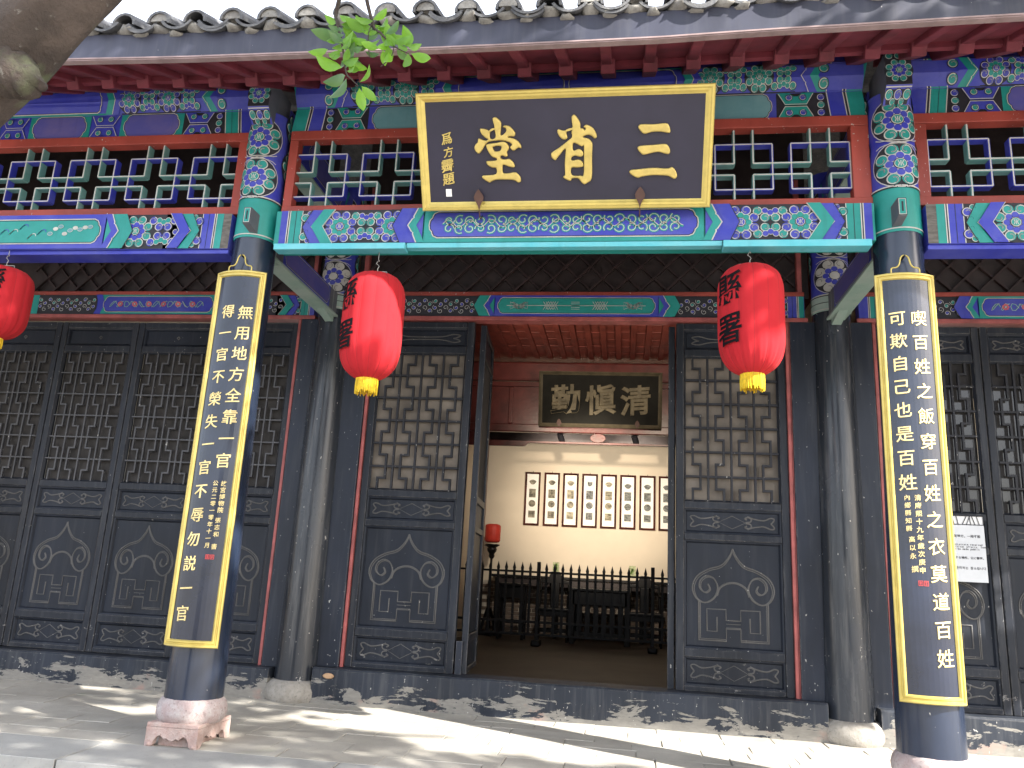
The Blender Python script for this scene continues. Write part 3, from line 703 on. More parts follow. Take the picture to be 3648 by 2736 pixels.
# ---- upper beams
for x0, x1, k in BAYS:
    ub = part('upper_beam', hall, ((x0 + x1) / 2, 0, 4.1))
    X0, X1 = (x0, x1)
    MB().box(X0, X1, 0.0, .10, 3.908, 4.088).build('beam_board', 'blue', ub, None)
    MB().xprism([(-.0, 4.089), (-.05, 4.17), (-.055, 4.25), (.0, 4.36), (.12, 4.36), (.12, 4.089)], X0, X1).build('purlin', 'blue', ub, None)
    mid = 2.02
    low = Paint(lambda u, v, h: (u, -.002 - h, v), 3.910, 4.087)
    up = Paint(lambda u, v, h: (u, -.0015 - h - (min(v, 4.17) - 4.089) * .617, v), 4.091, 4.262)
    ends = [(x0 if k else None, 1), (x1 if k < 2 else None, -1)]
    for e, d in ends:
        if e is None: continue
        c1, c2 = (TE, BL) if k == 1 else (BL, TE)
        for p, ku in ((low, .02), (up, -.0)):
            def vb(t0, t1, m, l, p=p, d=d, e=e):
                tl = .0 if p is low else .0
                # bands lean towards the fold between board and purlin
                top, bot = (.022, 0) if p is low else (-.004, .022)
                p.poly([(e + d * (t0 + bot), p.a), (e + d * (t1 + bot), p.a), (e + d * (t1 + top), p.b), (e + d * (t0 + top), p.b)], m, l)
            vb(-.02, .075, c1, 1); vb(.075, .081, LI, 2); vb(.081, .093, IN, 2); vb(.093, .099, LI, 2); vb(.099, .19, c2, 1); vb(.19, .196, LI, 2); vb(.196, .6, IN, 0)
            if c2 == TE: vb(.144, .147, IN, 2)
        # lower board: half flower and X figure, then shaped panel
        for v in (.2, .5, .8): low.curl((e + d * .25, low.a + low.h * v), .024, 1, TE if v == .5 else BL, 3)
        def xfig(u, w, col):
            m_ = (low.a + low.b) / 2; g = low.h
            for sg in (-1, 1):
                low.poly([(u - w / 2, m_ + sg * .004), (u + w / 2, m_ + sg * .004), (u + w * .85, m_ + sg * g * .5), (u + w * .3, m_ + sg * g * .5), (u + w * .1, m_ + sg * g * .36), (u - w * .1, m_ + sg * g * .36), (u - w * .3, m_ + sg * g * .5), (u - w * .85, m_ + sg * g * .5)][::sg], col, 4)
                low.stroke([(u - w * .8, m_ + sg * g * .46), (u - w / 2, m_ + sg * .008), (u + w / 2, m_ + sg * .008), (u + w * .8, m_ + sg * g * .46)], .005, LI, 6)
                for s2 in (-1, 1): low.curl((u + s2 * w * .32, m_ + sg * g * .30), .021, 1, TE if col == BL else BL, 7, s2)
        u = e + d * .40; i = 0
        panel_m = SK if k == 1 else PU; gcol = BL if k == 1 else TE; xcol = TE if k == 1 else BL
        while abs(u - e) < 3.7 and not (k == 1 and abs(u - e) > 1.75):
            xfig(u, .13, xcol)
            c0, c1_ = sorted((u + d * .15, u + d * .56)); low.cart(c0, c1_, panel_m, gcol, 1, .04)
            u += d * .71
            if k != 1:
                for s2 in (-1, 1):
                    low.disc((u - d * .0, low.a + low.h / 2), .0, TE, 8) if False else None
            i += 1
        # purlin: chevrons, rosettes, long panel
        up.chev(e + d * .27, -d, .05, .05, c1, 3, 0); up.chev(e + d * .33, -d, .06, .05, c2, 3); up.chev(e + d * .325, -d, .005, .05, LI, 5, 1)
        up.curl((e + d * .235, up.a + .04), .03, 1, TE, 4); up.curl((e + d * .235, up.b - .04), .03, 1, TE, 4)
        up.field(e + d * .40, e + d * 1.0, .088, c1 if k == 1 else BL, TE if k == 1 else TE, 1)
        up.chev(e + d * 1.02, d, .05, .04, BL, 6); up.chev(e + d * 1.07, d, .05, .04, TE, 6); up.chev(e + d * 1.065, d, .005, .04, LI, 8)
        c0, c1_ = sorted((e + d * 1.12, (mid if k == 1 else e + d * 3.8)))
        up.cart(c0 + .02, c1_ - .02, BL, TE, 2, .10)
    low.build('beam_pattern', PM, ub, ((x0 + x1) / 2, 0, 4.0)); up.build('purlin_pattern', PM, ub, ((x0 + x1) / 2, 0, 4.2))

# ---- door wall: band beam, diamond lattice, posts, sills
for x0, x1, k in ((-4, -.19, 0), (.20, 3.80, 1), (4.20, 8.2, 2)):
    bb = part('band_beam', hall, ((x0 + x1) / 2, DY, 3.2))
    za, zb = 3.114, 3.294
    MB().box(x0, x1, DY - .015, DY + .08, za, zb).build('beam_board', 'blue', bb, None, .003)
    MB().box(x0 - .02 * (k > 0), x1 + .02 * (k < 2), DY - .03, DY + .08, za - .034, za - .001).build('red_strip', 'redtrim', bb, None, .004)
    MB().box(x0, x1, DY - .025, DY + .08, zb + .001, zb + .034).build('red_strip', 'red', bb, None, .004)
    p = Paint(lambda u, v, h: (u, DY - .017 - h, v), za + .002, zb - .002)
    if k == 1:
        a = p.end(.205, 1, TE, BL, .85, None, 1.13, True); b = p.end(3.795, -1, TE, BL, .85, None, 1.09, True)
        p.band(a, b, BL, 12); p.cart(a + .03, b - .03, TE, BL, 13, .15)
        mz = (za + zb) / 2
        for c, t in ((a + .20, 0), (b - .20, 0), (a + .46, 1), (b - .46, 1), ((a + b) / 2, 2)):
            for j in range(4 if t == 0 else 5):
                w = .075
                if t == 0: p.stroke([(c + w * math.sin(q * 1.05 + j) * (1.1 - .2 * j), mz + .035 * math.sin(q * 2.1 + j)) for q in range(9)], .004, LI, 17)
                elif t == 1: p.stroke([(c - .06 + .02 * j, mz - .035), (c + .0 + .02 * j - .02, mz + .035)], .004, LI, 17); p.stroke([(c - .06 + .02 * j, mz + .035), (c - .02 + .02 * j, mz - .035)], .004, LI, 17)
                else: p.stroke([(c - .035, mz - .03 + .015 * j), (c + .035, mz - .03 + .015 * j)], .004, LI, 17)
        p.stroke([(a + .1, mz), (b - .1, mz)], .005, LI, 17)
    else:
        e, d = (x1, -1) if k == 0 else (x0 + .03, 1)
        a = p.end(e, d, BL, TE, .85, None, .86 if k == 0 else .98, True) if k == 0 else p.end(e, d, BL, TE, .85, None, .80, True)
        L_ = 1.05; c0, c1 = sorted((a + d * .03, a + d * L_)); p.cart(c0, c1, BL, TE, 13, .13)
        mz = (za + zb) / 2; i = 0; u = c0 + .09
        while u < c1 - .06:
            p.stroke([(u + .03 * math.cos(t * .8), mz + .028 * math.sin(t * 1.1 + i)) for t in range(8)], .008, TE, 17); p.stroke([(u + .033 * math.cos(t * .8), mz + .03 * math.sin(t * 1.1 + i)) for t in range(8)], .0028, LI, 18)
            if i % 2:
                for q in range(7): p.disc((u + .018 * math.cos(q * .9), mz + .018 * math.sin(q * .9)), .0085, PK, 19, 6)
                p.disc((u, mz), .007, LI, 20, 6)
            u += .068; i += 1
        far = a + d * (L_ + .03)
        p.chev(far, d, .06, .04, BL, 14); p.scrolls(far + d * .05, far + d * .62, .022, 1)
        p.band(far + d * .62, far + d * .68, TE, 3)
        q0 = far + d * .68
        if k == 0: p.scrolls(q0, x0, .022, 1)
    p.build('beam_pattern', PM, bb, ((x0 + x1) / 2, DY, 3.2))
    # diamond lattice
    dl = part('diamond_lattice', hall, ((x0 + x1) / 2, DY, 3.7))
    xa, xb = x0 + .06, x1 - .06
    if k == 0: xa = -2.9
    if k == 2: xb = 6.0
    z0, z1 = zb + .036, 4.0
    MB().box(x0 - .05, x1 + .05, DY + .055, DY + .075, z0 - .03, 5.12).build('backing_board', 'brown', dl, None)
    pit = .205
    def dslat(c, s):
        # line z - z0 = s*(x - c)
        x_a, x_b = (c, c + (z1 - z0)) if s > 0 else (c - (z1 - z0), c)
        q0, q1 = max(x_a, xa), min(x_b, xb)
        if q1 - q0 < .05: return
        f = lambda x: z0 + s * (x - c)
        mb = MB(); mb.bar((q0, DY + (.02 if s > 0 else .036), f(q0)), (q1, DY + (.02 if s > 0 else .036), f(q1)), .017, .026, (0, 1, 0)); mb.build('lattice_slat', 'brown2', dl)
    if 'brown2' not in M: M['brown2'] = plain('lattice_brown', (.034, .020, .020), .5, .25)
    c = xa - .82
    while c < xb + .75:
        dslat(c, 1); dslat(c + .06, -1); c += pit
    for xx in ((xa - .03, xb + .03) if k == 1 else ((xb + .03,) if k == 0 else (xa - .03,))):
        MB().box(xx - .018, xx + .018, DY - .01, DY + .05, zb + .035, 4.3).build('red_post', 'redtrim', dl, None, .003)
# posts
def jamb(x0, x1): MB().box(x0, x1, DY - .035, DY + .09, .09, 3.078).build('door_post', 'post', hall, None, .006)
jamb(.08, .329); jamb(3.681, 3.92); jamb(-.282, -.08); jamb(4.08, 4.283)
for a in (.345, 3.660, -.302, 4.302):
    MB().box(a - .013, a + .012, DY - .02, DY + .05, .30, 3.079).build('red_bead', 'redtrim', hall, None, .003)
    if a in (3.660, 4.302): MB().box(a + (.014 if a < 4 else -.026), a + (.022 if a < 4 else -.018), DY - .018, DY + .05, .30, 3.079).build('red_bead', 'redtrim', hall, None, .002)
def sill(x0, x1, zt, zb):
    mb = MB(); n = 60; v = []; f = []
    for i in range(n + 1):
        x = x0 + (x1 - x0) * i / n
        j = .006 * math.sin(x * 9) + .004 * math.sin(x * 23)
        pr = [(DY + .1, zb - .06), (DY - .135 + j, zb - .06), (DY - .14 + j * .6, zb + .06), (DY - .142, (zt + zb) / 2), (DY - .140, zt - .016 + j * .3), (DY - .128, zt - .003 + j * .3), (DY + .1, zt)]
        v += [(x, a, b) for a, b in pr]
    k = len(pr)
    for i in range(n):
        for q in range(k - 1): f.append((i * k + q, (i + 1) * k + q, (i + 1) * k + q + 1, i * k + q + 1))
    mb.add(v, f); mb.add(v[:k], [tuple(range(k))]); mb.add(v[-k:], [tuple(range(k))[::-1]])
    return mb.build('door_sill', 'sill', hall, ((x0 + x1) / 2, DY - .14, zt))
sill(.17, 3.83, .331, .085); sill(-4.2, -.17, .304, .05); sill(4.17, 8.2, .315, .055)
# orange patch of peeled paint at the left end of the middle sill
MB().lathe([(.001, 0), (.022, .001), (.026, .006), (.018, .010), (.001, .009)], (0, 0, 0), 12).build('sill_peeled_patch', plain('peeled_wood', (.42, .27, .16), .8), hall, (0, 0, 0)).matrix_local = Matrix.Translation(Vector((.30, DY - .145, .275)) - WO['hall']) @ Matrix.Rotation(R(90), 4, 'X') @ Matrix.Diagonal((1.7, .8, .6, 1))

# ---- door leaves
RUYI = [(0, -.92), (-.08, -.76), (-.26, -.58), (-.55, -.49), (-.80, -.34), (-.90, -.12), (-.82, .09), (-.62, .17), (-.42, .06), (-.34, -.13), (-.42, -.31), (-.58, -.36), (-.72, -.27), (-.74, -.12), (-.62, -.03), (-.52, -.10), (-.56, -.2)]
BRIDGE = [(-.36, .02), (-.30, -.13), (-.16, -.22), (0, -.25), (.16, -.22), (.30, -.13), (.36, .02)]
KEY1 = [(-.76, .13), (-.76, .90), (-.16, .90), (-.16, .66), (.16, .66), (.16, .90), (.76, .90), (.76, .13)]
KEY2 = [(0, .50), (-.16, .50), (-.16, .29), (-.58, .29), (-.58, .72), (-.36, .72), (-.36, .44)]
BONE = [(-.30, -.05), (-.40, -.12), (-.43, -.42), (-.36, -.62), (-.28, -.48), (-.33, -.34)]
BONE2 = [(-.34, -.72), (-.48, -.48), (-.70, -.34), (-.86, -.62), (-.94, -.50), (-.90, -.18), (-.86, 0)]
def mirror(P): return [(-a, b) for a, b in P]
def flip(P): return [(a, -b) for a, b in P]
def carving(mb, x0, x1, z0, z1, y, kind):
    cx, cz, hx, hz = (x0 + x1) / 2, (z0 + z1) / 2, (x1 - x0) / 2, (z1 - z0) / 2
    def run(P, smooth=True, r=.0060):
        Q = catmull(P, 4) if smooth else [Vector((a, b, 0)) for a, b in P]
        mb.tube([(cx + q.x * hx, y, cz - q.y * hz) for q in Q], r, 5, cap=False)
    def run2(P, smooth=True):
        run(P, smooth)
        Q = [(a * .955, b * .955 + (.01)) for a, b in P]
        run(Q, smooth, .004)
    if kind == 'ruyi':
        run2(RUYI); run2(mirror(RUYI)); run2(BRIDGE); run2(KEY1, False); run(KEY2, False); run(mirror(KEY2), False); 
        run([(-.16, .57), (.16, .57)], False, .003)
    elif kind == 'bone':
        for F in (lambda p: p, mirror, flip, lambda p: mirror(flip(p))): run(F(BONE)); run(F(BONE2))
        run([(0, -.72), (-.30, 0), (0, .72), (.30, 0), (0, -.72)], False, .0035)
    elif kind == 'knot':
        for F in (lambda p: p, mirror, flip, lambda p: mirror(flip(p))): run(F([(0, -.18), (-.45, -.25), (-.72, -.62), (-.90, -.45), (-.80, -.1), (-.72, 0)]))
    elif kind == 'stud':
        run([(0, -.25), (-.05, 0), (0, .25), (.05, 0), (0, -.25)], False, .006)
def ring(mb, x0, x1, z0, z1, w, ya, yb):
    o = [(x0, z0), (x1, z0), (x1, z1), (x0, z1)]; i = [(x0 + w, z0 + w), (x1 - w, z0 + w), (x1 - w, z1 - w), (x0 + w, z1 - w)]
    v = [(a, ya, b) for a, b in o] + [(a, yb, b) for a, b in i]
    mb.add(v, [(k, (k + 1) % 4, (k + 1) % 4 + 4, k + 4) for k in range(4)])
def door_leaf(x0, W, z0, back='cloth', top='knot', ext=None, lat=True):
    x1 = x0 + W; lf = part('door_leaf', hall, (x0, DY, z0)); yf, yb = DY, DY + .062; yp = DY + .034
    sw = .062 if W > .78 else .056
    Z = dict(b0=z0, b1=z0 + .036, a0=z0 + .232, a1=z0 + .290, c0=z0 + 1.060, c1=z0 + 1.108, d0=z0 + 1.290, d1=z0 + 1.345, e0=z0 + 2.470, e1=z0 + 2.530, t0=z0 + 2.690, t1=z0 + 2.742)
    for a, b in ((x0, x0 + sw), (x1 - sw, x1)): MB().box(a + .0015, b - .0015, yf, yb, z0, Z['t1']).build('stile', 'stile', lf, None, .007)
    for a, b in (('b0', 'b1'), ('a0', 'a1'), ('c0', 'c1'), ('d0', 'd1'), ('e0', 'e1'), ('t0', 't1')):
        MB().box(x0 + sw, x1 - sw, yf + .003, yb - .003, Z[a], Z[b]).build('rail', 'stile', lf, None, .006)
    a, b = x0 + sw, x1 - sw
    for lo, hi, kind in (('b1', 'a0', 'bone'), ('a1', 'c0', 'ruyi'), ('c1', 'd0', 'bone'), ('e1', 't0', top)):
        mb = MB(); mb.box(a, b, yp, yb - .005, Z[lo], Z[hi]); ring(mb, a, b, Z[lo], Z[hi], .012, yf + .012, yf + .016); ring(mb, a + .012, b - .012, Z[lo] + .012, Z[hi] - .012, .010, yf + .016, yp - .001)
        mb.build('panel', 'door', lf, None)
        mb = MB(); g = .028; carving(mb, a + g, b - g, Z[lo] + g * .9, Z[hi] - g * .9, yp, kind); mb.build('carving', 'carve', lf, (a, yp, Z[lo]))
    MB().box(a, b, yb - .004, yb - .001, Z['d1'], Z['e0']).build('window_lining', back, lf, None)
    bmat = 'bar' if back == 'cloth_dark' else 'bar_dark'; la, lb, lz0, lz1 = a + .006, b - .006, Z['d1'], Z['e0']; w = .0125 if bmat == 'bar' else .0165; y0, y1 = yf + .010, yf + .034; H = (lz1 - lz0) / 6
    mb = MB(); ring(mb, a, b, lz0, lz1, .012, yf + .004, yf + .02); mb.build('lattice_frame', 'stile', lf, None)
    for i in range(1, 6): MB().box(la, lb, y0, y1, lz0 + H * i - w / 2, lz0 + H * i + w / 2).build('lattice_bar', bmat, lf, (la, y0, lz0 + H * i), .002)
    wq = (lb - la) / 4
    for q in range(1, 4): MB().box(la + wq * q - w / 2, la + wq * q + w / 2, y0 - .002, y1 - .002, lz0, lz1).build('lattice_bar', bmat, lf, (la + wq * q, y0, lz0), .002)
    for q in range(4):
        mb = MB(); ph = q % 2
        xs = (la + wq * (q + .34), la + wq * (q + .67)); z = lz0; k = ph
        for i in range(7):
            zn = min(lz1, lz0 + H * (i + .5)); X = xs[k]
            mb.box(X - w / 2, X + w / 2, y0 - .001, y1 - .001, z, zn + (w / 2 if i < 6 else 0))
            if i < 6:
                mb.box(xs[0] + w / 2, xs[1] - w / 2, y0 - .001, y1 - .001, zn - w / 2, zn + w / 2)
            z = zn - w / 2; k = 1 - k
        mb.build('lattice_bar', bmat, lf, (xs[0], y0, lz0))
    return lf
LZ = .318
door_leaf(.357, .845, LZ + .012)
door_leaf(2.822, .826, LZ + .012)
lf = door_leaf(-1.044, .731, LZ - .012, 'cloth_dark', 'stud')
for i in (1, 2, 3): copy_tree(lf, (-.734 * i, 0, 0), hall)
lf = door_leaf(4.315, .738, LZ - .002, 'glass', 'bone')
for i in (1, 2, 3): copy_tree(lf, (.742 * i, 0, 0), hall)
# the two middle leaves stand open inwards
def open_leaf(px, ang, cloth='cloth_dark'):
    lf = part('door_leaf', hall, (px, DY + .04, LZ)); Wd = .70
    def bx(a, b, c, d, nm, m, th=.05, o=0): MB().box(px + o, px + o + th, DY + .04 + a, DY + .04 + b, LZ + c, LZ + d).build(nm, m, lf, None, .006)
    for a, b in ((0, .06), (Wd - .06, Wd)): bx(a, b, .012, 2.74, 'stile', 'stile')
    for c, d in ((.012, .05), (.232, .29), (1.06, 1.108), (1.29, 1.345), (2.47, 2.53), (2.69, 2.74)): bx(.06, Wd - .06, c, d, 'rail', 'stile', .044, .003)
    for c, d in ((.05, .232), (.29, 1.06), (1.108, 1.29), (2.53, 2.69)): bx(.06, Wd - .06, c, d, 'panel', 'door', .016, .017)
    bx(.06, Wd - .06, 1.345, 2.47, 'window_lining', cloth, .004, .03)
    for i in range(1, 6): bx(.06, Wd - .06, 1.345 + i * .1875 - .006, 1.345 + i * .1875 + .006, 'lattice_bar', 'bar', .018, .008)
    for i in range(1, 5): bx(.06 + i * .116 - .006, .06 + i * .116 + .006, 1.345, 2.47, 'lattice_bar', 'bar', .016, .009)
    lf.rotation_euler.z = ang
open_leaf(1.245, R(4)); open_leaf(2.765, R(-4))
MB().box(1.212, 1.262, DY + .0, DY + .07, LZ + .012, LZ + .25).build('pivot_block', 'post', hall, None, .004)

# ---- eaves
def dz(x):
    T = [(-4, .02), (-1, .012), (0, -.010), (1.5, -.020), (2.5, -.016), (3.2, .005), (4.4, .028), (6, .045), (9, .06)]
    for (a, p), (b, q) in zip(T, T[1:]):
        if x <= b: t = max(0, (x - a) / (b - a)); t = t * t * (3 - 2 * t) * .5 + t * .5; return p + (q - p) * t
    return T[-1][1]
roof = part('roof', hall, (2, 2, 5))
mb = MB()
X0, X1 = -4.6, 8.6
mb.xprism([(-.86, 4.035), (1.2, 4.95), (4.5, 6.9), (10.2, 3.9), (10.2, 3.98), (4.5, 7.0), (1.2, 5.05), (-.885, 4.055)], X0, X1)
mb.build('roof_deck', 'tile', roof, (2, 2, 5))
N_ = 44
def strip(name, prof, mat, parent, bevel=0):
    mb = MB(); v = []; f = []; k = len(prof)
    for i in range(N_ + 1):
        x = X0 + (X1 - X0) * i / N_; v += [(x, a, b + dz(x)) for a, b in prof]
    for i in range(N_):
        for q in range(k): f.append((i * k + q, (i + 1) * k + q, (i + 1) * k + (q + 1) % k, i * k + (q + 1) % k))
    mb.add(v, f); return mb.build(name, mat, parent, (2, prof[0][0], prof[0][1]), 0, True)
strip('fascia_board', [(-.90, 3.872), (-.90, 4.030), (-.87, 4.030), (-.87, 3.872)], 'fascia', roof)
strip('fascia_trim', [(-.910, 3.862), (-.910, 3.871), (-.868, 3.871), (-.868, 3.862)], 'trim', roof)
strip('fascia_trim', [(-.905, 3.855), (-.905, 3.8605), (-.866, 3.8605), (-.866, 3.855)], 'trim', roof)
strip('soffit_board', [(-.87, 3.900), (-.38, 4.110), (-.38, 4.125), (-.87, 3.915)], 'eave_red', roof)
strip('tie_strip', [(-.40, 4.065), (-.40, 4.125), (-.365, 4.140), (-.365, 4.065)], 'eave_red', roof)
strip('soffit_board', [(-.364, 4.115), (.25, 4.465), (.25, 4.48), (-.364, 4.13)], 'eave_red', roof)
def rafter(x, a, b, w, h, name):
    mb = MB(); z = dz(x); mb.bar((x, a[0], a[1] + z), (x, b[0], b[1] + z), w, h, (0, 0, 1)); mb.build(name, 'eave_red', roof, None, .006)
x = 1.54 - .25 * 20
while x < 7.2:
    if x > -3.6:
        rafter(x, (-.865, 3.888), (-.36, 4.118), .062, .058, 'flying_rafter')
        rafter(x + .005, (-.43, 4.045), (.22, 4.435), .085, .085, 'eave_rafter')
    x += .25
# ---- roof tiles: three courses
tp = .2276; tx0 = -.515 - tp * 12
def half_tube(mb, x, y0, y1, z0, z1, r, th, a0, a1, n=9, m=0):
    v = []
    for (yy, zz) in ((y0, z0), (y1, z1)):
        for rr in (r, r - th):
            for i in range(n):
                t = a0 + (a1 - a0) * i / (n - 1); v.append((x + rr * math.cos(t), yy, zz + rr * math.sin(t)))
    f = []
    for i in range(n - 1):
        f += [(i, i + 1, 2 * n + i + 1, 2 * n + i), (n + i, 3 * n + i, 3 * n + i + 1, n + i + 1), (i, n + i, n + i + 1, i + 1), (2 * n + i, 2 * n + i + 1, 3 * n + i + 1, 3 * n + i)]
    for i in (0, n - 1): f.append((i, 2 * n + i, 3 * n + i, n + i))
    mb.add(v, f, m)
mb = MB(); half_tube(mb, 0, 0, .30, 0, .13, .072, .016, R(-8), R(188)); cover = mb.build('cover_tile', 'tile', roof, (0, 0, 0), 0, True)
mb = MB(); half_tube(mb, 0, 0, .30, 0, .13, .115, .016, R(212), R(328)); pan = mb.build('pan_tile', 'tile', roof, (0, 0, 0), 0, True)
mb = MB(); mb.lathe([(.002, -.05), (.045, -.045), (.062, -.01), (.055, .02), (.002, .03)], (0, 0, 0), 9, rf=lambda t, z: 1 + .25 * math.sin(3 * t + z * 40)); lump = mb.build('mortar_lump', 'lime', roof, (0, 0, 0))
mb = MB()
mb.add([(.052 * math.cos(R(180 * i / 8)), 0, .052 * math.sin(R(180 * i / 8))) for i in range(9)] + [(0, .05, .0)], [tuple(range(9))] + [(i, i + 1, 9) for i in range(8)]); plug = mb.build('tile_plug', 'lime', roof, (0, 0, 0))
first = {}
def putt(src, x, y, z, tilt=0):
    if src.name not in first: first[src.name] = 1; o = src
    else: o = src.copy(); C.objects.link(o); o.parent = roof
    o.location = Vector((x, y, z)) - WO['roof']
    o.rotation_euler = (0, random.uniform(-.05, .05), random.uniform(-.03, .03)) if tilt else (0, 0, 0)
    return o
for i in range(54):
    x = tx0 + tp * i
    if x > 7.5: break
    zz = dz(x)
    j = random.uniform(-.006, .006)
    for c in range(3):
        putt(cover, x + j, -.945 + c * .262 + random.uniform(-.012, .012) * (c == 0), 4.076 + zz + c * .115 + random.uniform(-.004, .004), 1)
        putt(pan, x + tp / 2 + j, -.94 + c * .262 + random.uniform(-.015, .015) * (c == 0), 4.135 + zz + c * .115, 1)
    if i % 2 == 0: putt(pan, x + tp / 2 + j, -.94, 4.118 + zz, 1)
    o = putt(lump, x + j, -.885, 4.055 + zz); o.scale = (1.15, .8, .55)
    o.rotation_euler = (0, random.uniform(-.3, .3), random.uniform(0, 6)) if True else None
    if random.random() < .8: putt(plug, x + j, -.94, 4.082 + zz)
    if random.random() < .6:
        o = putt(lump, x + tp * .45, -.885, 4.022 + zz); o.scale = (.9, .7, .35); o.rotation_euler = (0, 0, random.uniform(0, 6))

# ---- porch ends / side and inner walls (all one building)
MB().box(-4.3, -4.2, .0, 9.6, -.1, 5).build('end_wall', 'cream', hall, None)
MB().box(8.2, 8.3, .0, 9.6, -.1, 5).build('end_wall', 'cream', hall, None)
MB().box(-.20, -.06, DY + .12, 9.395, .12, 4.2).build('side_partition', 'cream', hall, None)
MB().box(4.35, 4.5, DY + .12, 9.395, .12, 4.2).build('side_partition', 'cream', hall, None)
MB().box(-.058, .03, 9.2, 9.39, .12, 4.2).build('inner_post', 'darkred', hall, None, .01)
fl = structure(MB().box(-.06, 4.35, DY + .11, 9.39, .0, .12).build('hall_floor', 'floor', None, (2, 5, .12)))
# ceiling boards and rafters
ceil = part('ceiling', hall, (2, 4, 4))
MB().box(-.06, 4.35, DY + .12, 6.2, 4.035, 4.06).build('ceiling_lining', 'slatred', ceil, None)
MB().box(-.06, 4.35, 6.2, 9.39, 4.2, 4.25).build('ceiling_lining', 'slatred', ceil, None)
for i in range(23):
    x = .10 + i * .186
    MB().box(x - .035, x + .035, DY + .2, 5.98, 4.008, 4.034).build('ceiling_rafter', 'slatred', ceil, None, .004)
    if 3 < i < 19:
        for j in range(6):
            y0 = 4.2 + j * .30 + random.uniform(-.03, .03)
            mb = MB(); mb.box(x + .037, x + .149, y0, y0 + .288, 4.026 + .003 * (j % 2), 4.034); mb.build('ceiling_board', 'slatred', ceil, None, .003)
# inner beam with panelling and a pierced valance
ib = part('inner_beam', hall, (2, 6, 3.3))
MB().box(-.06, 4.35, 5.98, 6.16, 3.70, 3.97).build('top_beam', 'darkred', ib, None, .03)
MB().box(-.06, 4.35, 6.01, 6.08, 3.62, 3.69).build('beam_rail', 'darkred', ib, None, .01)
MB().box(-.06, 4.35, 6.05, 6.08, 3.09, 3.62).build('beam_panel', 'darkred', ib, None)
MB().box(-.06, 4.35, 7.2, 7.3, 3.06, 3.28).build('slot_shade_beam', 'brown', ib, None)  # added dark beam: stands in for shade in the valance slot, shades the wall top
MB().box(.84, .90, 6.02, 6.07, 3.10, 3.615).build('beam_rail', 'darkred', ib, None, .01)
MB().box(-.06, 4.35, 6.0, 6.09, 2.985, 3.095).build('beam_rail', 'darkred', ib, None, .012)
MB().prism([(-.06, 2.79), (1.08, 2.79), (1.10, 2.80), (1.13, 2.83), (1.16, 2.838), (3.0, 2.838), (4.35, 2.838), (4.35, 2.866), (.60, 2.866), (.58, 2.88), (.57, 2.925), (.58, 2.97), (.60, 2.984), (-.06, 2.984)], 6.02, 6.07).build('valance', 'darkred', ib, None, .004)
mb = MB(); mb.prism([(2.075 + .105 * math.cos(t * .4488), 2.925 + .062 * math.sin(t * .4488)) for t in range(14)], 6.02, 6.06); mb.build('valance_boss', 'darkred', ib, None, .004)
mb = MB(); mb.prism([(3.6 + .105 * math.cos(t * .4488), 2.925 + .062 * math.sin(t * .4488)) for t in range(14)], 6.02, 6.06); mb.build('valance_boss', 'darkred', ib, None, .004)

bw = thing('back_wall', 'cream plastered wall over grey brick at the back of the room', 'wall', (2, 9.4, .12)); del bw['category']; del bw['label']; structure(bw)
MB().box(-.3, 4.6, 9.40, 9.5, .12, 4.25).build('plaster', 'cream', bw, None)
MB().box(-.3, 4.6, 9.392, 9.398, .12, .99).build('mortar_bed', 'mortar', bw, None)
bk = None
for r_ in range(14):
    for c in range(15):
        x = .03 + c * .222 + (.111 if r_ % 2 else 0); z = .125 + r_ * .062
        if bk is None:
            bk = MB().box(x, x + .212, 9.383, 9.391, z, z + .054).build('brick', 'brick', bw, (x, 9.383, z), .002); b0 = (x, z)
        else:
            o = bk.copy(); C.objects.link(o); o.location = bk.location + Vector((x - b0[0], random.uniform(-.002, .002), z - b0[1]))

# ================================================================ THINGS ON AND IN THE HALL
def sweep_frame(name, parent, fm, a0, a1, b0, b1, prof, mat, seg=1, origin=None):
    """moulded frame; prof = (inset, height) pairs from the outer edge to the inner edge"""
    mb = MB(); per = []
    n = seg
    def pts(i):
        A0, A1, B0, B1 = a0 + i, a1 - i, b0 + i, b1 - i
        L_ = [(A0 + (A1 - A0) * k / n, B0) for k in range(n)] + [(A1, B0 + (B1 - B0) * k / 1) for k in range(1)]
        L_ += [(A1 - (A1 - A0) * k / n, B1) for k in range(n)] + [(A0, B1 - (B1 - B0) * k / 1) for k in range(1)]
        return L_
    v = []; K = None
    for i, h in prof:
        q = pts(i); K = len(q); v += [fm(a, b, h) for a, b in q]
    f = []
    for r_ in range(len(prof) - 1):
        for k in range(K): f.append((r_ * K + k, r_ * K + (k + 1) % K, (r_ + 1) * K + (k + 1) % K, (r_ + 1) * K + k))
    mb.add(v, f); return mb.build(name, mat, parent, origin or v[0], 0, True)
def sheet(name, parent, fm, a0, a1, b0, b1, h, mat, seg=1, th=.02):
    mb = MB(); v = []; 
    for hh in (h, h - th):
        for k in range(seg + 1):
            a = a0 + (a1 - a0) * k / seg; v += [fm(a, b0, hh), fm(a, b1, hh)]
    f = []; o = 2 * (seg + 1)
    for k in range(seg): f += [(2 * k, 2 * k + 2, 2 * k + 3, 2 * k + 1), (o + 2 * k, o + 2 * k + 1, o + 2 * k + 3, o + 2 * k + 2), (2 * k, o + 2 * k, o + 2 * k + 2, 2 * k + 2), (2 * k + 1, 2 * k + 3, o + 2 * k + 3, o + 2 * k + 1)]
    f += [(0, 1, o + 1, o), (2 * seg, o + 2 * seg, o + 2 * seg + 1, 2 * seg + 1)]
    mb.add(v, f, None, False); return mb.build(name, mat, parent, v[0], 0, True)

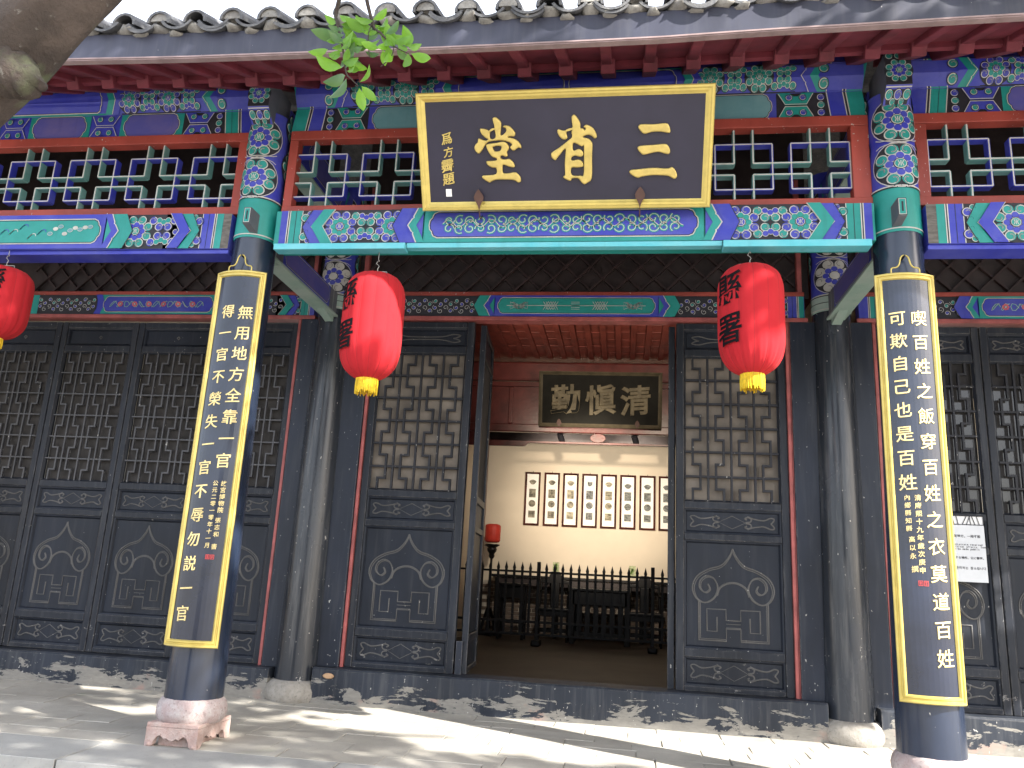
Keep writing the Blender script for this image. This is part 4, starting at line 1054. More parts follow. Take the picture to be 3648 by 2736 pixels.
# ---- big name board
pq = thing('name_board', 'large black name board with three big gold characters, leaning out over the doorway', 'plaque', (2.04, -.2, 3.22))
U_ = Vector((0, -.5411, .8410)); Nn = Vector((0, -.8410, -.5411)); P0 = Vector((2.04, -.2, 3.22))
fm = lambda a, b, h: tuple(P0 + Vector((a, 0, 0)) + U_ * b + Nn * h)
sheet('board', pq, fm, -.84, .84, .02, .665, .0, 'plaqueink', 1, .03)
sweep_frame('gilt_frame', pq, fm, -.865, .865, 0, .684, [(0, -.04), (0, .012), (.006, .020), (.018, .022), (.024, .016), (.034, .014), (.044, .006), (.052, .001)], 'gold')
TANG = [[(-0.408, 0.528), (-0.395, 0.537), (-0.379, 0.53), (-0.358, 0.504), (-0.361, 0.465), (-0.364, 0.437), (-0.352, 0.436), (-0.332, 0.453), (-0.328, 0.466), (-0.335, 0.476), (-0.349, 0.48), (-0.34, 0.489), (-0.315, 0.487), (-0.295, 0.471), (-0.279, 0.452), (-0.276, 0.437), (-0.284, 0.427), (-0.305, 0.428), (-0.322, 0.423), (-0.29, 0.416), (-0.262, 0.4), (-0.246, 0.38), (-0.242, 0.359), (-0.26, 0.362), (-0.289, 0.346), (-0.308, 0.365), (-0.296, 0.381), (-0.312, 0.394), (-0.348, 0.405), (-0.391, 0.406), (-0.434, 0.4), (-0.456, 0.385), (-0.476, 0.355), (-0.498, 0.334), (-0.516, 0.347), (-0.523, 0.368), (-0.515, 0.387), (-0.502, 0.399), (-0.498, 0.419), (-0.483, 0.416), (-0.455, 0.407), (-0.439, 0.414), (-0.452, 0.422), (-0.475, 0.442), (-0.485, 0.467), (-0.48, 0.476), (-0.45, 0.471), (-0.429, 0.463), (-0.404, 0.474), (-0.399, 0.477), (-0.4, 0.494)], [(-0.424, 0.458), (-0.426, 0.417), (-0.394, 0.423), (-0.399, 0.467)], [(-0.45, 0.383), (-0.428, 0.389), (-0.392, 0.392), (-0.358, 0.398), (-0.334, 0.394), (-0.318, 0.374), (-0.316, 0.36), (-0.329, 0.337), (-0.325, 0.319), (-0.336, 0.313), (-0.357, 0.32), (-0.37, 0.312), (-0.364, 0.302), (-0.343, 0.296), (-0.315, 0.299), (-0.294, 0.281), (-0.284, 0.26), (-0.291, 0.25), (-0.317, 0.255), (-0.341, 0.264), (-0.356, 0.263), (-0.356, 0.22), (-0.324, 0.217), (-0.287, 0.222), (-0.269, 0.214), (-0.252, 0.192), (-0.251, 0.168), (-0.267, 0.162), (-0.288, 0.176), (-0.337, 0.181), (-0.399, 0.181), (-0.428, 0.171), (-0.44, 0.165), (-0.468, 0.181), (-0.484, 0.196), (-0.479, 0.206), (-0.454, 0.207), (-0.398, 0.214), (-0.396, 0.248), (-0.42, 0.252), (-0.446, 0.266), (-0.455, 0.284), (-0.445, 0.29), (-0.395, 0.292), (-0.393, 0.305), (-0.419, 0.314), (-0.437, 0.339), (-0.448, 0.363)], [(-0.411, 0.372), (-0.362, 0.374), (-0.365, 0.352), (-0.378, 0.345), (-0.399, 0.344), (-0.408, 0.353)]]
XING = [[(0.057, 0.527), (0.069, 0.538), (0.082, 0.529), (0.105, 0.495), (0.107, 0.464), (0.12, 0.462), (0.132, 0.45), (0.138, 0.46), (0.126, 0.469), (0.138, 0.48), (0.158, 0.476), (0.182, 0.459), (0.197, 0.433), (0.202, 0.41), (0.188, 0.404), (0.17, 0.42), (0.144, 0.424), (0.12, 0.412), (0.15, 0.405), (0.17, 0.388), (0.177, 0.368), (0.175, 0.297), (0.174, 0.181), (0.15, 0.155), (0.129, 0.145), (0.111, 0.159), (0.093, 0.179), (0.057, 0.18), (0.05, 0.168), (0.035, 0.169), (0.008, 0.184), (0.008, 0.196), (0.016, 0.201), (0.015, 0.266), (0.021, 0.335), (0.019, 0.349), (0.007, 0.341), (-0.027, 0.301), (-0.042, 0.286), (-0.06, 0.299), (-0.065, 0.322), (-0.053, 0.336), (-0.011, 0.361), (0.031, 0.392), (0.058, 0.414), (0.055, 0.442), (0.058, 0.458), (0.031, 0.451), (0.025, 0.436), (0.031, 0.415), (0.022, 0.403), (0.001, 0.405), (-0.02, 0.427), (-0.027, 0.45), (-0.019, 0.46), (0.008, 0.452), (0.058, 0.463), (0.058, 0.499)], [(0.064, 0.378), (0.081, 0.379), (0.114, 0.361), (0.127, 0.364), (0.128, 0.298), (0.126, 0.2), (0.108, 0.195), (0.057, 0.199), (0.054, 0.241), (0.09, 0.242), (0.12, 0.246), (0.124, 0.26), (0.114, 0.278), (0.093, 0.287), (0.057, 0.282), (0.054, 0.299), (0.075, 0.31), (0.102, 0.303), (0.12, 0.307), (0.124, 0.324), (0.111, 0.341), (0.093, 0.346), (0.065, 0.339)]]
SAN = [[(0.441, 0.466), (0.458, 0.475), (0.528, 0.473), (0.596, 0.477), (0.614, 0.461), (0.622, 0.433), (0.615, 0.423), (0.592, 0.427), (0.557, 0.432), (0.517, 0.431), (0.477, 0.422), (0.459, 0.432), (0.442, 0.452)], [(0.439, 0.348), (0.455, 0.356), (0.531, 0.36), (0.594, 0.363), (0.612, 0.352), (0.624, 0.327), (0.619, 0.308), (0.596, 0.309), (0.561, 0.32), (0.52, 0.315), (0.474, 0.306), (0.453, 0.319), (0.441, 0.334)], [(0.393, 0.209), (0.405, 0.222), (0.446, 0.225), (0.528, 0.231), (0.61, 0.226), (0.639, 0.233), (0.657, 0.215), (0.669, 0.186), (0.659, 0.168), (0.641, 0.172), (0.612, 0.185), (0.535, 0.19), (0.471, 0.184), (0.442, 0.176), (0.412, 0.191)]]
for ch in (TANG, XING, SAN):
    cu = bpy.data.curves.new('brush', 'CURVE'); cu.dimensions = '2D'; cu.fill_mode = 'BOTH'; cu.bevel_depth = .0075; cu.bevel_resolution = 3; cu.extrude = .004; cu.offset = -.007
    for loop in ch:
        q = catmull(loop, 3, True); s_ = cu.splines.new('POLY'); s_.points.add(len(q) - 1); s_.use_cyclic_u = True
        for p_, w in zip(s_.points, q): p_.co = (w.x, w.y, 0, 1)
    V, F = curve_mesh(cu); mb = MB(); mb.add([fm(x, y_, z + .008) for x, y_, z in V], F, None, True); mb.build('gilt_character', 'goldtext', pq, fm(ch[0][0][0], ch[0][0][1], 0))
mb = MB()
for i, (ch, sz) in enumerate((('爲', .070), ('方', .062), ('霽', .080), ('題', .075))):
    write(mb, ch, sz, lambda x, y_, z, i=i: fm(-.69 + x + .006 * math.sin(i * 2), .425 - i * .078 + y_, .004 + z), off=.004, ext=.02, bev=.012, slant=.2)
mb.build('lettering', 'goldtext', pq, fm(-.69, .38, 0))
MB().add([fm(a, b, .004) for a, b in ((-.713, .085), (-.677, .085), (-.677, .130), (-.713, .130))], [(0, 1, 2, 3)]).build('seal_mark', 'white', pq)
for a in (-.507, .458):   # iron leaf shaped cleats holding the lower edge
    mb = MB(); q = [(0, -.045), (.006, -.02), (.014, .0), (.026, .018), (.030, .036), (.022, .056), (.008, .074), (0, .082)]
    q = q + [(-x, y_) for x, y_ in q[-2:0:-1]]; n = len(q)
    v = [fm(a + x, .045 + y_, .026) for x, y_ in q] + [fm(a + x, .045 + y_, .031) for x, y_ in q]
    mb.add(v, [tuple(range(n))[::-1], tuple(range(n, 2 * n))] + [(i, (i + 1) % n, (i + 1) % n + n, i + n) for i in range(n)])
    mb.tube([fm(a, .0, .028), fm(a, -.04, .022), fm(a, -.055, -.02), (2.04 + a, -.10, 3.24)], .004, 6)
    mb.build('iron_cleat', 'rust', pq, fm(a, .04, .03))

# ---- couplet boards
def couplet(cx, z0, z1, label, big, small, sealpos, hw=.170):
    t = thing('couplet_board', label, 'sign board', (cx, -.18, z0), 'gilt framed writing boards on the front columns')
    Rb = .26
    fm = lambda a, b, h: (cx + (Rb + h) * math.sin(a / Rb), -.188 + Rb - (Rb + h) * math.cos(a / Rb), b)
    sheet('board', t, fm, -hw + .02, hw - .02, z0 + .02, z1 - .02, 0, 'boardink', 12, .014)
    sweep_frame('gilt_frame', t, fm, -hw, hw, z0, z1, [(0, -.022), (0, .006), (.005, .013), (.014, .013), (.018, .006), (.022, .006), (.027, .012), (.034, .012), (.040, .001)], 'gold', 12)
    for ch, a, b, sz in big:
        mb = MB(); write(mb, ch, sz, lambda x, y_, z: fm(a + x, b + y_, .0015 + z), off=-.006, ext=.012, bev=.014, cut=.13)
        mb.build('character', 'paletext', t, fm(a, b, 0))
    for blk in small:
        mb = MB()
        for ch, a, b, sz in blk: write(mb, ch, sz, lambda x, y_, z: fm(a + x, b + y_, .0015 + z), off=.008, ext=.01, cut=.3)
        mb.build('lettering', 'paletext', t, fm(blk[0][1], blk[0][2], 0))
    a, b = sealpos; mb = MB()
    for i in range(2):
        for (p0, p1, q0, q1) in ((-.011, .011, -.013, -.010), (-.011, .011, .010, .013), (-.011, -.008, -.010, .010), (.008, .011, -.010, .010), (-.006, .006, -.004, -.001), (-.006, .006, .003, .006), (-.002, .001, -.009, .009)):
            o = -.013 + .026 * i; mb.add([fm(a + x + o, b + y_, .003) for x, y_ in ((p0, q0), (p1, q0), (p1, q1), (p0, q1))], [(0, 1, 2, 3)])
    mb.build('seal_mark', 'seal', t, fm(a, b, 0))
    w = catmull([(-.075, z1 - .004), (-.075, z1 + .022), (-.066, z1 + .032), (-.045, z1 + .036), (-.030, z1 + .055), (-.020, z1 + .095), (0, z1 + .108), (.020, z1 + .095), (.030, z1 + .055), (.045, z1 + .036), (.066, z1 + .032), (.075, z1 + .022), (.075, z1 - .004)], 4)
    MB().tube([(cx + p.x, -.178, p.y) for p in w], .0042, 7).build('hanger', 'gold', t, (cx, -.178, z1))
    MB().tube([(cx, -.12, z1 + .10), (cx, -.185, z1 + .103)], .006, 6).build('nail', 'iron', t, (cx, -.15, z1 + .1))
def colm(s, a, z0, z1, sz, n=None, a1=None):
    n = n or len(s); a1 = a if a1 is None else a1; return [(c, a + (a1 - a) * i / (n - 1), z0 + (z1 - z0) * i / (n - 1), sz) for i, c in enumerate(s) if c != ' ']
# left board
big = colm('無用地方全靠一官', .076, 2.562, 1.635, .094, None, .062) + colm('得一官不榮失一官不辱勿説一官', -.036, 2.565, .755, .090, None, -.060)
small = [colm('故宮博物院', .085, 1.500, 1.345, .034), colm('張志和', .080, 1.285, 1.205, .032), [('書', .078, 1.135, .034)], colm('公元二零一零年十一月', .038, 1.500, 1.140, .032)]
couplet(.015, .573, 2.838, 'yellow framed black writing board on the front column left of the doorway', big, small, (.062, 1.075), .172)
# right board
big = colm('喫百姓之飯穿百姓之衣莫道百姓', .050, 2.545, .765, .092, None, .062) + colm('可欺自己也是百姓', -.062, 2.545, 1.640, .090)
small = [colm('清康熙十九年歲次庚申', -.020, 1.560, 1.190, .033), colm('內鄉縣知縣', -.070, 1.560, 1.400, .031), colm('高以永', -.060, 1.345, 1.260, .031), [('撰', -.055, 1.195, .034)]]
couplet(3.972, .545, 2.812, 'yellow framed black writing board on the front column right of the doorway', big, small, (-.020, 1.125), .165)

# ---- lanterns
def lantern(cx, z0, z1, ang, label, seed, ztop, tilt=0):
    rnd = random.Random(seed); cy = -.10; t = thing('red_lantern', label, 'lantern', (cx, cy, z1), 'red silk lanterns hanging under the eaves')
    H = z1 - z0; Rr = .186
    pr = [(.072, 1.0), (.100, .992), (.128, .975), (.150, .945), (.168, .905), (.180, .85), (.186, .78), (.187, .60), (.187, .40), (.184, .28), (.176, .20), (.162, .135), (.140, .08), (.112, .04), (.085, .015), (.066, 0)]
    n = 14; ts = min(1, H / .64); ph = rnd.uniform(0, 1)
    wr = [rnd.uniform(0, 6.28) for _ in range(n)]
    def rf(tt, z):
        k = (z - z0) / H; q = (tt + ph) * n / (2 * math.pi); f_ = abs(math.sin(math.pi * q)); s_ = int(q) % n
        amp = .030 + .05 * max(0, .25 - k) * 4 * .5 + .02 * max(0, k - .88) * 8
        w_ = .010 * math.sin(5 * 2 * math.pi * q / 2 + wr[s_] + k * 7) * (max(0, .35 - k) * 3 + max(0, k - .8) * 3)
        return 1 + amp * (f_ ** .6 - .9) + w_
    P_ = catmull([(r, z, 0) for r, z in pr], 3)
    mb = MB(); mb.lathe([(p.x, z0 + H * p.y) for p in P_], (cx, cy, 0), 168, rf=rf, cap=False); mb.build('silk_shade', 'silk', t, (cx, cy, z0))
    for s_ in range(n):
        tt = s_ * 2 * math.pi / n - ph; pts = []
        for p in P_[1:-1]:
            zz = z0 + H * p.y; rr = p.x * rf(tt + 1e-4, zz) + .0008; pts.append((cx + rr * math.sin(tt), cy - rr * math.cos(tt), zz))
        MB().tube(pts, .0017, 5, cap=False).build('seam', 'silk_seam', t, (cx, cy, z0))
    MB().lathe([(.070, z1 - .006), (.072, z1 + .004), (.02, z1 + .004)], (cx, cy, 0), 24, cap=False).build('top_ring', 'iron', t, (cx, cy, z1))
    # tassel: ring of threads
    mb = MB(); mb.lathe([(.064, z0 + .004), (.063, z0 - .030 * ts), (.060, z0 - .060 * ts)], (cx, cy, 0), 40, cap=False, rf=lambda a, z: 1 + .03 * math.sin(a * 20))
    for i in range(84):
        a = 2 * math.pi * i / 84 + rnd.uniform(-.02, .02); l = rnd.uniform(.074, .096) * ts; r_ = .064 + rnd.uniform(-.003, .003)
        mb.tube([(cx + r_ * math.sin(a), cy - r_ * math.cos(a), z0 + .002), (cx + (r_ + .002) * math.sin(a), cy - (r_ + .002) * math.cos(a), z0 - l * .6), (cx + r_ * math.sin(a + .03), cy - r_ * math.cos(a + .03), z0 - l)], .0026, 4, cap=False)
    mb.build('tassel', 'tassel', t, (cx, cy, z0))
    mb = MB()
    mb.tube([(cx - .062, cy, z1), (cx - .062, cy, z1 + .026), (cx, cy, z1 + .030), (cx + .062, cy, z1 + .026), (cx + .062, cy, z1)], .0028, 6)
    mb.tube([(cx, cy, z1 + .03), (cx, cy, z1 + .05), (cx + .008, cy, z1 + .062), (cx, cy, z1 + .074), (cx - .012, cy, z1 + .082), (cx - .004, cy, z1 + .098), (cx + .006, cy, z1 + .096), (cx, cy, z1 + .11), (cx, cy, ztop)], .0024, 6)
    mb.build('hook', 'wire', t, (cx, cy, z1))
    for i, (ch, zz) in enumerate((('縣', z0 + H * .735), ('署', z0 + H * .36))):
        mb = MB(); sz = .182
        def f_(x, y_, z): a = ang + x * 1.0 / .187; return (cx + .1905 * math.sin(a), cy - .1905 * math.cos(a), zz + y_ * 1.08)
        write(mb, ch, sz * min(1, .2 + .8 * H / .64), f_, off=.014, cut=.1); mb.build('character', 'letter_ink', t, (cx, cy, zz))
lantern(.886, 2.166, 2.832, R(-42), 'red silk lantern hanging left of the doorway, sunlight falling across its lower half', 1, 2.995)
lantern(3.142, 2.231, 2.876, R(-50), 'red silk lantern hanging right of the doorway near the right writing board', 2, 2.99)
lantern(-1.70, 2.405, 2.882, R(24), 'smaller red silk lantern in front of the left doors, farthest from the doorway', 3, 3.02)

# ---- information notice on the right doors
nt_ = thing('notice_panel', 'pale grey information notice with small print hung on the right doors', 'notice', (4.80, 1.48, 1.2))
fn = lambda a, b, h: (a, 1.49 - h, b)
sheet('plate', nt_, fn, 4.58, 4.955, 1.18, 1.572, 0, 'notice', 1, .006)
mb = MB()
mb.box(4.58, 4.955, 1.488, 1.492, 1.5735, 1.578); mb.box(4.58, 4.955, 1.488, 1.492, 1.634, 1.639); mb.box(4.58, 4.584, 1.488, 1.492, 1.578, 1.634); mb.box(4.951, 4.955, 1.488, 1.492, 1.578, 1.634)
for i in range(13):
    a = 4.59 + i * .028; b = a + random.uniform(-.02, .035)
    mb.bar((a, 1.49, 1.578), (min(4.95, max(4.585, b)), 1.49, 1.634), .0035, .004, (0, 1, 0))
mb.build('openwork_strip', 'ink', nt_, (4.77, 1.49, 1.6)); sheet('strip_backing', nt_, fn, 4.582, 4.953, 1.576, 1.636, -.004, 'white', 1, .003)
mb = MB()
def line_of(text, x, z, sz, k=.62):
    for ch in text:
        write(mb, ch, sz, lambda a, b, h: fn(x + a, z + b, .0012), slant=0.0, off=.02); x += sz * (1.02 if ord(ch) > 255 else .56)
line_of('知縣處理政事的地方，一般不設', 4.63, 1.495, .0215)
line_of('Where the magistrate received', 4.645, 1.438, .0185); line_of('reports of political affairs. Some', 4.62, 1.422, .0185); line_of('were not to be made public', 4.655, 1.406, .0185)
line_of('知県が政務を処理する場所、公に審理。', 4.60, 1.345, .0195); line_of('지현이 사무를 관리하는 장소입니다', 4.61, 1.275, .0205)
mb.build('print', 'ink', nt_, (4.6, 1.49, 1.5))

# ---- inner name board
ip = thing('inner_name_board', 'old dark name board with three carved characters on the red beam inside the doorway', 'plaque', (2.09, 5.9, 3.06))
P1 = Vector((2.093, 5.95, 3.056)); U1 = Vector((0, -.17, .7265)).normalized(); N1 = Vector((0, -.7265, -.17)).normalized()
f1 = lambda a, b, h: tuple(P1 + Vector((a, 0, 0)) + U1 * b + N1 * h)
sheet('board', ip, f1, -.80, .80, .02, .73, 0, 'oldboard', 1, .03)
sweep_frame('moulded_frame', ip, f1, -.82, .82, 0, .75, [(0, -.03), (0, .02), (.012, .026), (.03, .012), (.05, .001)], 'woodframe')
for ch, a in (('勤', -.455), ('愼', .01), ('清', .475)):
    mb = MB(); write(mb, ch, .41, lambda x, y_, z: f1(a + x, .375 + y_, .006 + z), off=.012, ext=.012, bev=.016); mb.build('carved_character', 'oldgold', ip, f1(a, .37, 0))
for a in (-.54, .50):
    mb = MB(); mb.prism([(0, -.05), (.035, .0), (.02, .04), (0, .06), (-.02, .04), (-.035, 0)], 0, .006)
    mb.v = [f1(a + x, .05 + z, .03 + y_) for x, y_, z in mb.v]; mb.build('iron_cleat', 'rust', ip, f1(a, .05, .03))
# ---- spotlights
def spot_thing(x, label, en):
    en *= .27
    t = thing('spotlight', label, 'spotlight', (x, 6.16, 2.95), 'small spotlights behind the valance')
    MB().tube([(x, 6.14, 2.99), (x + .03, 6.22, 2.90)], .042, 14).build('lamp_can', 'ink', t, (x, 6.16, 2.95))
    MB().tube([(x, 6.14, 3.10), (x, 6.14, 2.98)], .010, 8).build('bracket', 'ink', t, (x, 6.14, 3.0))
    l = bpy.data.lights.new('spot', 'SPOT'); l.energy = en; l.spot_size = R(100); l.spot_blend = .9; l.color = (1, .89, .74); l.shadow_soft_size = .04
    o = bpy.data.objects.new('spot_lamp', l); C.objects.link(o); o.parent = t; o.location = (.035, .10, -.07)
    o.rotation_euler = (Vector((x, 9.4, 2.15)) - Vector((x, 6.26, 2.88))).to_track_quat('-Z', 'Y').to_euler()
spot_thing(1.552, 'small black spotlight under the left part of the inner name board', 150)
spot_thing(2.559, 'small black spotlight under the right part of the inner name board', 150)
def down(x, y_, z, en, tgt):
    l = bpy.data.lights.new('spot', 'SPOT'); l.energy = en; l.spot_size = R(75 if en < 100 else 30); l.spot_blend = 1; l.color = (1, .83, .64); l.shadow_soft_size = .05
    o = bpy.data.objects.new('inner_lamp', l); C.objects.link(o); o.location = (x, y_, z); o.parent = hall; o.location = Vector((x, y_, z)) - WO['hall']
    o.rotation_euler = (Vector(tgt) - Vector((x, y_, z))).to_track_quat('-Z', 'Y').to_euler()
down(1.2, 3.2, 3.35, 27, (1.7, 5.6, 3.85)); down(3.0, 3.2, 3.35, 27, (2.5, 5.6, 3.85))

down(1.95, 2.2, 2.60, 430, (2.0, 9.4, 2.30))
# ---- framed pictures
names = ['leftmost', 'second', 'third', 'fourth', 'fifth', 'sixth', 'seventh', 'eighth']
mot = ['brown fan at its top', 'pale fan above a dark square', 'faint fan and trees', 'small vase shape at its top', 'faint misty scenes', 'grey fan and banded squares', 'dark grey fan at its top', 'half hidden by the door post']
for i, x in enumerate((.706, 1.046, 1.376, 1.708, 2.037, 2.366, 2.700, 3.026)):
    t = thing('framed_picture', f'{names[i]} tall framed picture from the left on the wall, {mot[i]}', 'picture', (x + .137, 9.38, 1.955), 'row of tall framed pictures on the back wall')
    f2 = lambda a, b, h, x=x: (x + a, 9.385 - h, b)
    w = .272; z0, z1 = 1.952, 2.880
    sweep_frame('frame', t, f2, 0, w, z0, z1, [(0, -.0), (0, .020), (.010, .026), (.022, .020), (.034, .008)], 'frame')
    sheet('mount', t, f2, .03, w - .03, z0 + .03, z1 - .03, .008, 'paper', 1, .006)
    MB().tube([(x + w / 2, 9.375, z1), (x + w / 2, 9.375, z1 + .02)], .004, 5).build('nail', 'iron', t, (x + w / 2, 9.375, z1))
    c = w / 2; tone = (.22, .20, .15) if i < 2 else ((.36, .33, .24) if i in (2, 4) else (.20, .21, .20))
    mm = plain('picture_ink', tone, .7, .45, 26 if i % 2 else 15, 0, sc3=(1, 1, 3 if i > 3 else 1)); 
    def shape(pts):
        MB().add([f2(c + a, b, .0095) for a, b in pts], [tuple(range(len(pts)))]).build('vignette', mm, t, f2(c, pts[0][1], .009))
    fz = 2.705 - (.0 if i < 5 else .02)
    if i == 3: shape([(-.035, fz - .03), (0, fz - .045), (.04, fz - .02), (.045, fz + .035), (.0, fz + .03), (-.04, fz + .04)])
    else: shape([(.070 * math.cos(R(a)), fz - .02 + .062 * math.sin(R(a))) for a in range(25, 156, 13)] + [(-.028, fz - .038), (0, fz - .045), (.028, fz - .038)])
    shape([(-.058, 2.435), (.058, 2.435), (.058, 2.585), (-.058, 2.585)])
    shape([(.060 * math.cos(R(a)), 2.330 + .060 * math.sin(R(a))) for a in range(0, 360, 20)])
    shape([(-.058, 2.085), (.058, 2.085), (.058, 2.205), (-.058, 2.205)])
# ---- two small green notes on the wall
for x, lb in ((1.25, 'small green leafy card on the wall behind the left carved chair'), (2.544, 'small green leafy card on the wall behind the right carved chair')):
    t = thing('wall_card', lb, 'card', (x + .055, 9.38, 1.15), 'small green cards on the back wall')
    f3 = lambda a, b, h, x=x: (x + a, 9.39 - h, b)
    sheet('card', t, f3, 0, .11, 1.16, 1.345, .0, plain('card_print', (.42, .46, .26), .6, .3, 40, 0), 1, .004)
    mb = MB()
    for k in range(9): mb.add([f3(.02 + random.uniform(0, .07) + q * .012 * math.cos(k + q), 1.18 + random.uniform(0, .14) + .012 * q, .004) for q in range(3)], [(0, 1, 2)])
    mb.build('leaf_print', 'leaf', t, f3(.05, 1.2, 0))

# ---- barrier with spear topped pickets
ft = .12
fe = thing('picket_barrier', 'dark wooden picket barrier with spear tops standing across the room', 'fence', (2, 7.3, ft), None)
for x in (-.44, 1.225, 2.865):
    mb = MB(); mb.box(x - .026, x + .026, 7.27, 7.33, ft + .08, 1.293); mb.build('post', 'iron', fe, None, .004)
    MB().box(x - .065, x + .065, 7.16, 7.44, ft, ft + .085).build('foot', 'iron', fe, None, .02)
for z, h in ((1.145, .030), (.445, .034), (.272, .036)): MB().box(-.6, 4.3, 7.285, 7.315, z - h / 2, z + h / 2).build('rail', 'iron', fe, None, .003)
pk = None; x = .274 - .1185 * 6; i = 0
while x < 4.25:
    if all(abs(x - q) > .055 for q in (-.44, 1.225, 2.865)):
        if pk is None:
            w = .019; mb = MB(); mb.prism([(x - w, .27), (x + w, .27), (x + w, 1.175), (x + w * 1.25, 1.195), (x, 1.285), (x - w * 1.25, 1.195), (x - w, 1.175)], 7.272, 7.2845); pk = mb.build('picket', 'iron', fe, (x, 7.28, .27)); px = x
        else: o = pk.copy(); C.objects.link(o); o.location = pk.location + Vector((x - px, 0, random.uniform(-.004, .004)))
    x += .1185
# ---- standing lamp
lx, ly = .272, 8.8
t = thing('standing_lamp', 'red shaded lamp on a tall dark carved stand at the left of the room', 'lamp', (lx, ly, ft))
MB().lathe([(.085, 1.602), (.115, 1.612), (.130, 1.640), (.131, 1.87), (.118, 1.895), (.085, 1.905)], (lx, ly, 0), 40, rf=lambda a, z: 1 + .012 * math.sin(a * 14)).build('shade', plain('red_paper_shade', (.50, .035, .02), .6, .1), t, (lx, ly, 1.6))
MB().lathe([(.03, 1.34), (.05, 1.38), (.045, 1.42), (.075, 1.46), (.085, 1.50), (.07, 1.52), (.105, 1.545), (.125, 1.55), (.125, 1.575), (.10, 1.578)], (lx, ly, 0), 8).build('tray', 'blackwood', t, (lx, ly, 1.5))
MB().tube([(lx, ly, ft + .1), (lx, ly, 1.35)], .020, 10).build('pole', 'blackwood', t, (lx, ly, .8))
for k in range(4):
    a = k * math.pi / 2 + .4; dx, dy = math.cos(a), math.sin(a)
    mb = MB(); mb.bar((lx + dx * .02, ly + dy * .02, ft + .42), (lx + dx * .13, ly + dy * .13, ft + .07), .025, .05); mb.bar((lx, ly, ft + .035), (lx + dx * .19, ly + dy * .19, ft + .035), .05, .07); mb.build('foot', 'blackwood', t, (lx, ly, ft))
# ---- altar table
t = thing('altar_table', 'long dark side table standing against the brick part of the wall', 'table', (1.9, 9.1, ft))
MB().box(.25, 3.9, 8.93, 9.33, 1.055, 1.10).build('table_top', 'blackwood', t, None, .008)
MB().box(.32, 3.84, 8.97, 9.0, .93, 1.052).build('apron', 'brown', t, None, .006)
for x in (.36, 1.35, 2.75, 3.78):
    for y_ in (8.98, 9.26): MB().box(x - .03, x + .03, y_ - .03, y_ + .03, ft, 1.05).build('leg', 'blackwood', t, None, .006)
# ---- armchairs
def armchair(x, y_, label):
    t = thing('armchair', label, 'chair', (x, y_, ft), 'dark carved armchairs in the room'); w = .27
    MB().box(x - w, x + w, y_ - .24, y_ + .22, ft + .46, ft + .50).build('seat', 'blackwood', t, None, .01)
    for a in (-1, 1):
        MB().tube([(x + a * (w - .03), y_ + .19, ft), (x + a * (w - .03), y_ + .19, ft + .5), (x + a * (w - .05), y_ + .25, ft + .93)], .02, 8).build('leg', 'blackwood', t, (x + a * w, y_, ft))
        MB().tube([(x + a * (w - .03), y_ - .21, ft), (x + a * (w - .03), y_ - .21, ft + .70)], .02, 8).build('leg', 'blackwood', t, (x + a * w, y_ - .2, ft))
        MB().tube([(p.x, p.y, p.z) for p in catmull([(x + a * (w - .045), y_ + .22, ft + .76), (x + a * w, y_ + .05, ft + .74), (x + a * w, y_ - .12, ft + .71), (x + a * (w - .02), y_ - .22, ft + .71)], 4)], .016, 8).build('arm', 'blackwood', t, (x + a * w, y_, ft + .7))
    mb = MB(); mb.prism([(x - w + .03, ft + .92), (x - .12, ft + .93), (x - .10, ft + .985), (x - .07, ft + 1.06), (x + .07, ft + 1.06), (x + .10, ft + .985), (x + .12, ft + .93), (x + w - .03, ft + .92), (x + w - .03, ft + .87), (x - w + .03, ft + .87)], y_ + .22, y_ + .27); mb.build('crest_rail', 'blackwood', t, None, .01)
    MB().box(x - .07, x + .07, y_ + .215, y_ + .235, ft + .5, ft + .875).build('back_splat', 'blackwood', t, None, .008)
    for y2 in (y_ - .21, y_ + .19): MB().box(x - w + .03, x + w - .03, y2 - .012, y2 + .012, ft + .14, ft + .18).build('stretcher', 'blackwood', t, None)
    MB().box(x - w + .03, x + w - .03, y_ - .22, y_ - .2, ft + .38, ft + .46).build('apron', 'blackwood', t, None)
armchair(1.36, 8.45, 'dark high backed armchair on the left of the square table inside')
armchair(2.79, 8.45, 'dark high backed armchair on the right of the square table inside')
# ---- square table between chairs
t = thing('square_table', 'black square table between the two armchairs behind the barrier', 'table', (2.09, 8.3, ft))
MB().box(1.64, 2.55, 8.1, 8.85, .90, .945).build('table_top', 'blackwood', t, None, .008)
MB().box(1.68, 2.51, 8.12, 8.14, .70, .895).build('apron', 'blackwood', t, None, .004)
for x in (1.68, 2.51):
    for y_ in (8.15, 8.8): MB().box(x - .035, x + .035, y_ - .03, y_ + .03, ft, .9).build('leg', 'blackwood', t, None, .006)
for q in range(6): MB().box(1.75 + q * .125, 1.83 + q * .125, 8.16, 8.18, .30, .70).build('front_slat', 'blackwood', t, None, .004)
MB().box(1.68, 2.51, 8.15, 8.19, .24, .30).build('stretcher', 'blackwood', t, None)
# ---- tea stand
t = thing('tea_stand', 'small dark carved stand with a shelf near the standing lamp', 'side table', (.72, 8.3, ft))
MB().box(.50, .94, 8.15, 8.55, .93, .97).build('table_top', 'blackwood', t, None, .008)
MB().box(.53, .91, 8.2, 8.22, .74, .925).build('carved_apron', 'blackwood', t, None, .01)
for x in (.53, .91):
    for y_ in (8.19, 8.5): MB().box(x - .022, x + .022, y_ - .022, y_ + .022, ft, .93).build('leg', 'blackwood', t, None, .004)
MB().box(.52, .92, 8.19, 8.5, .36, .39).build('shelf', 'blackwood', t, None)

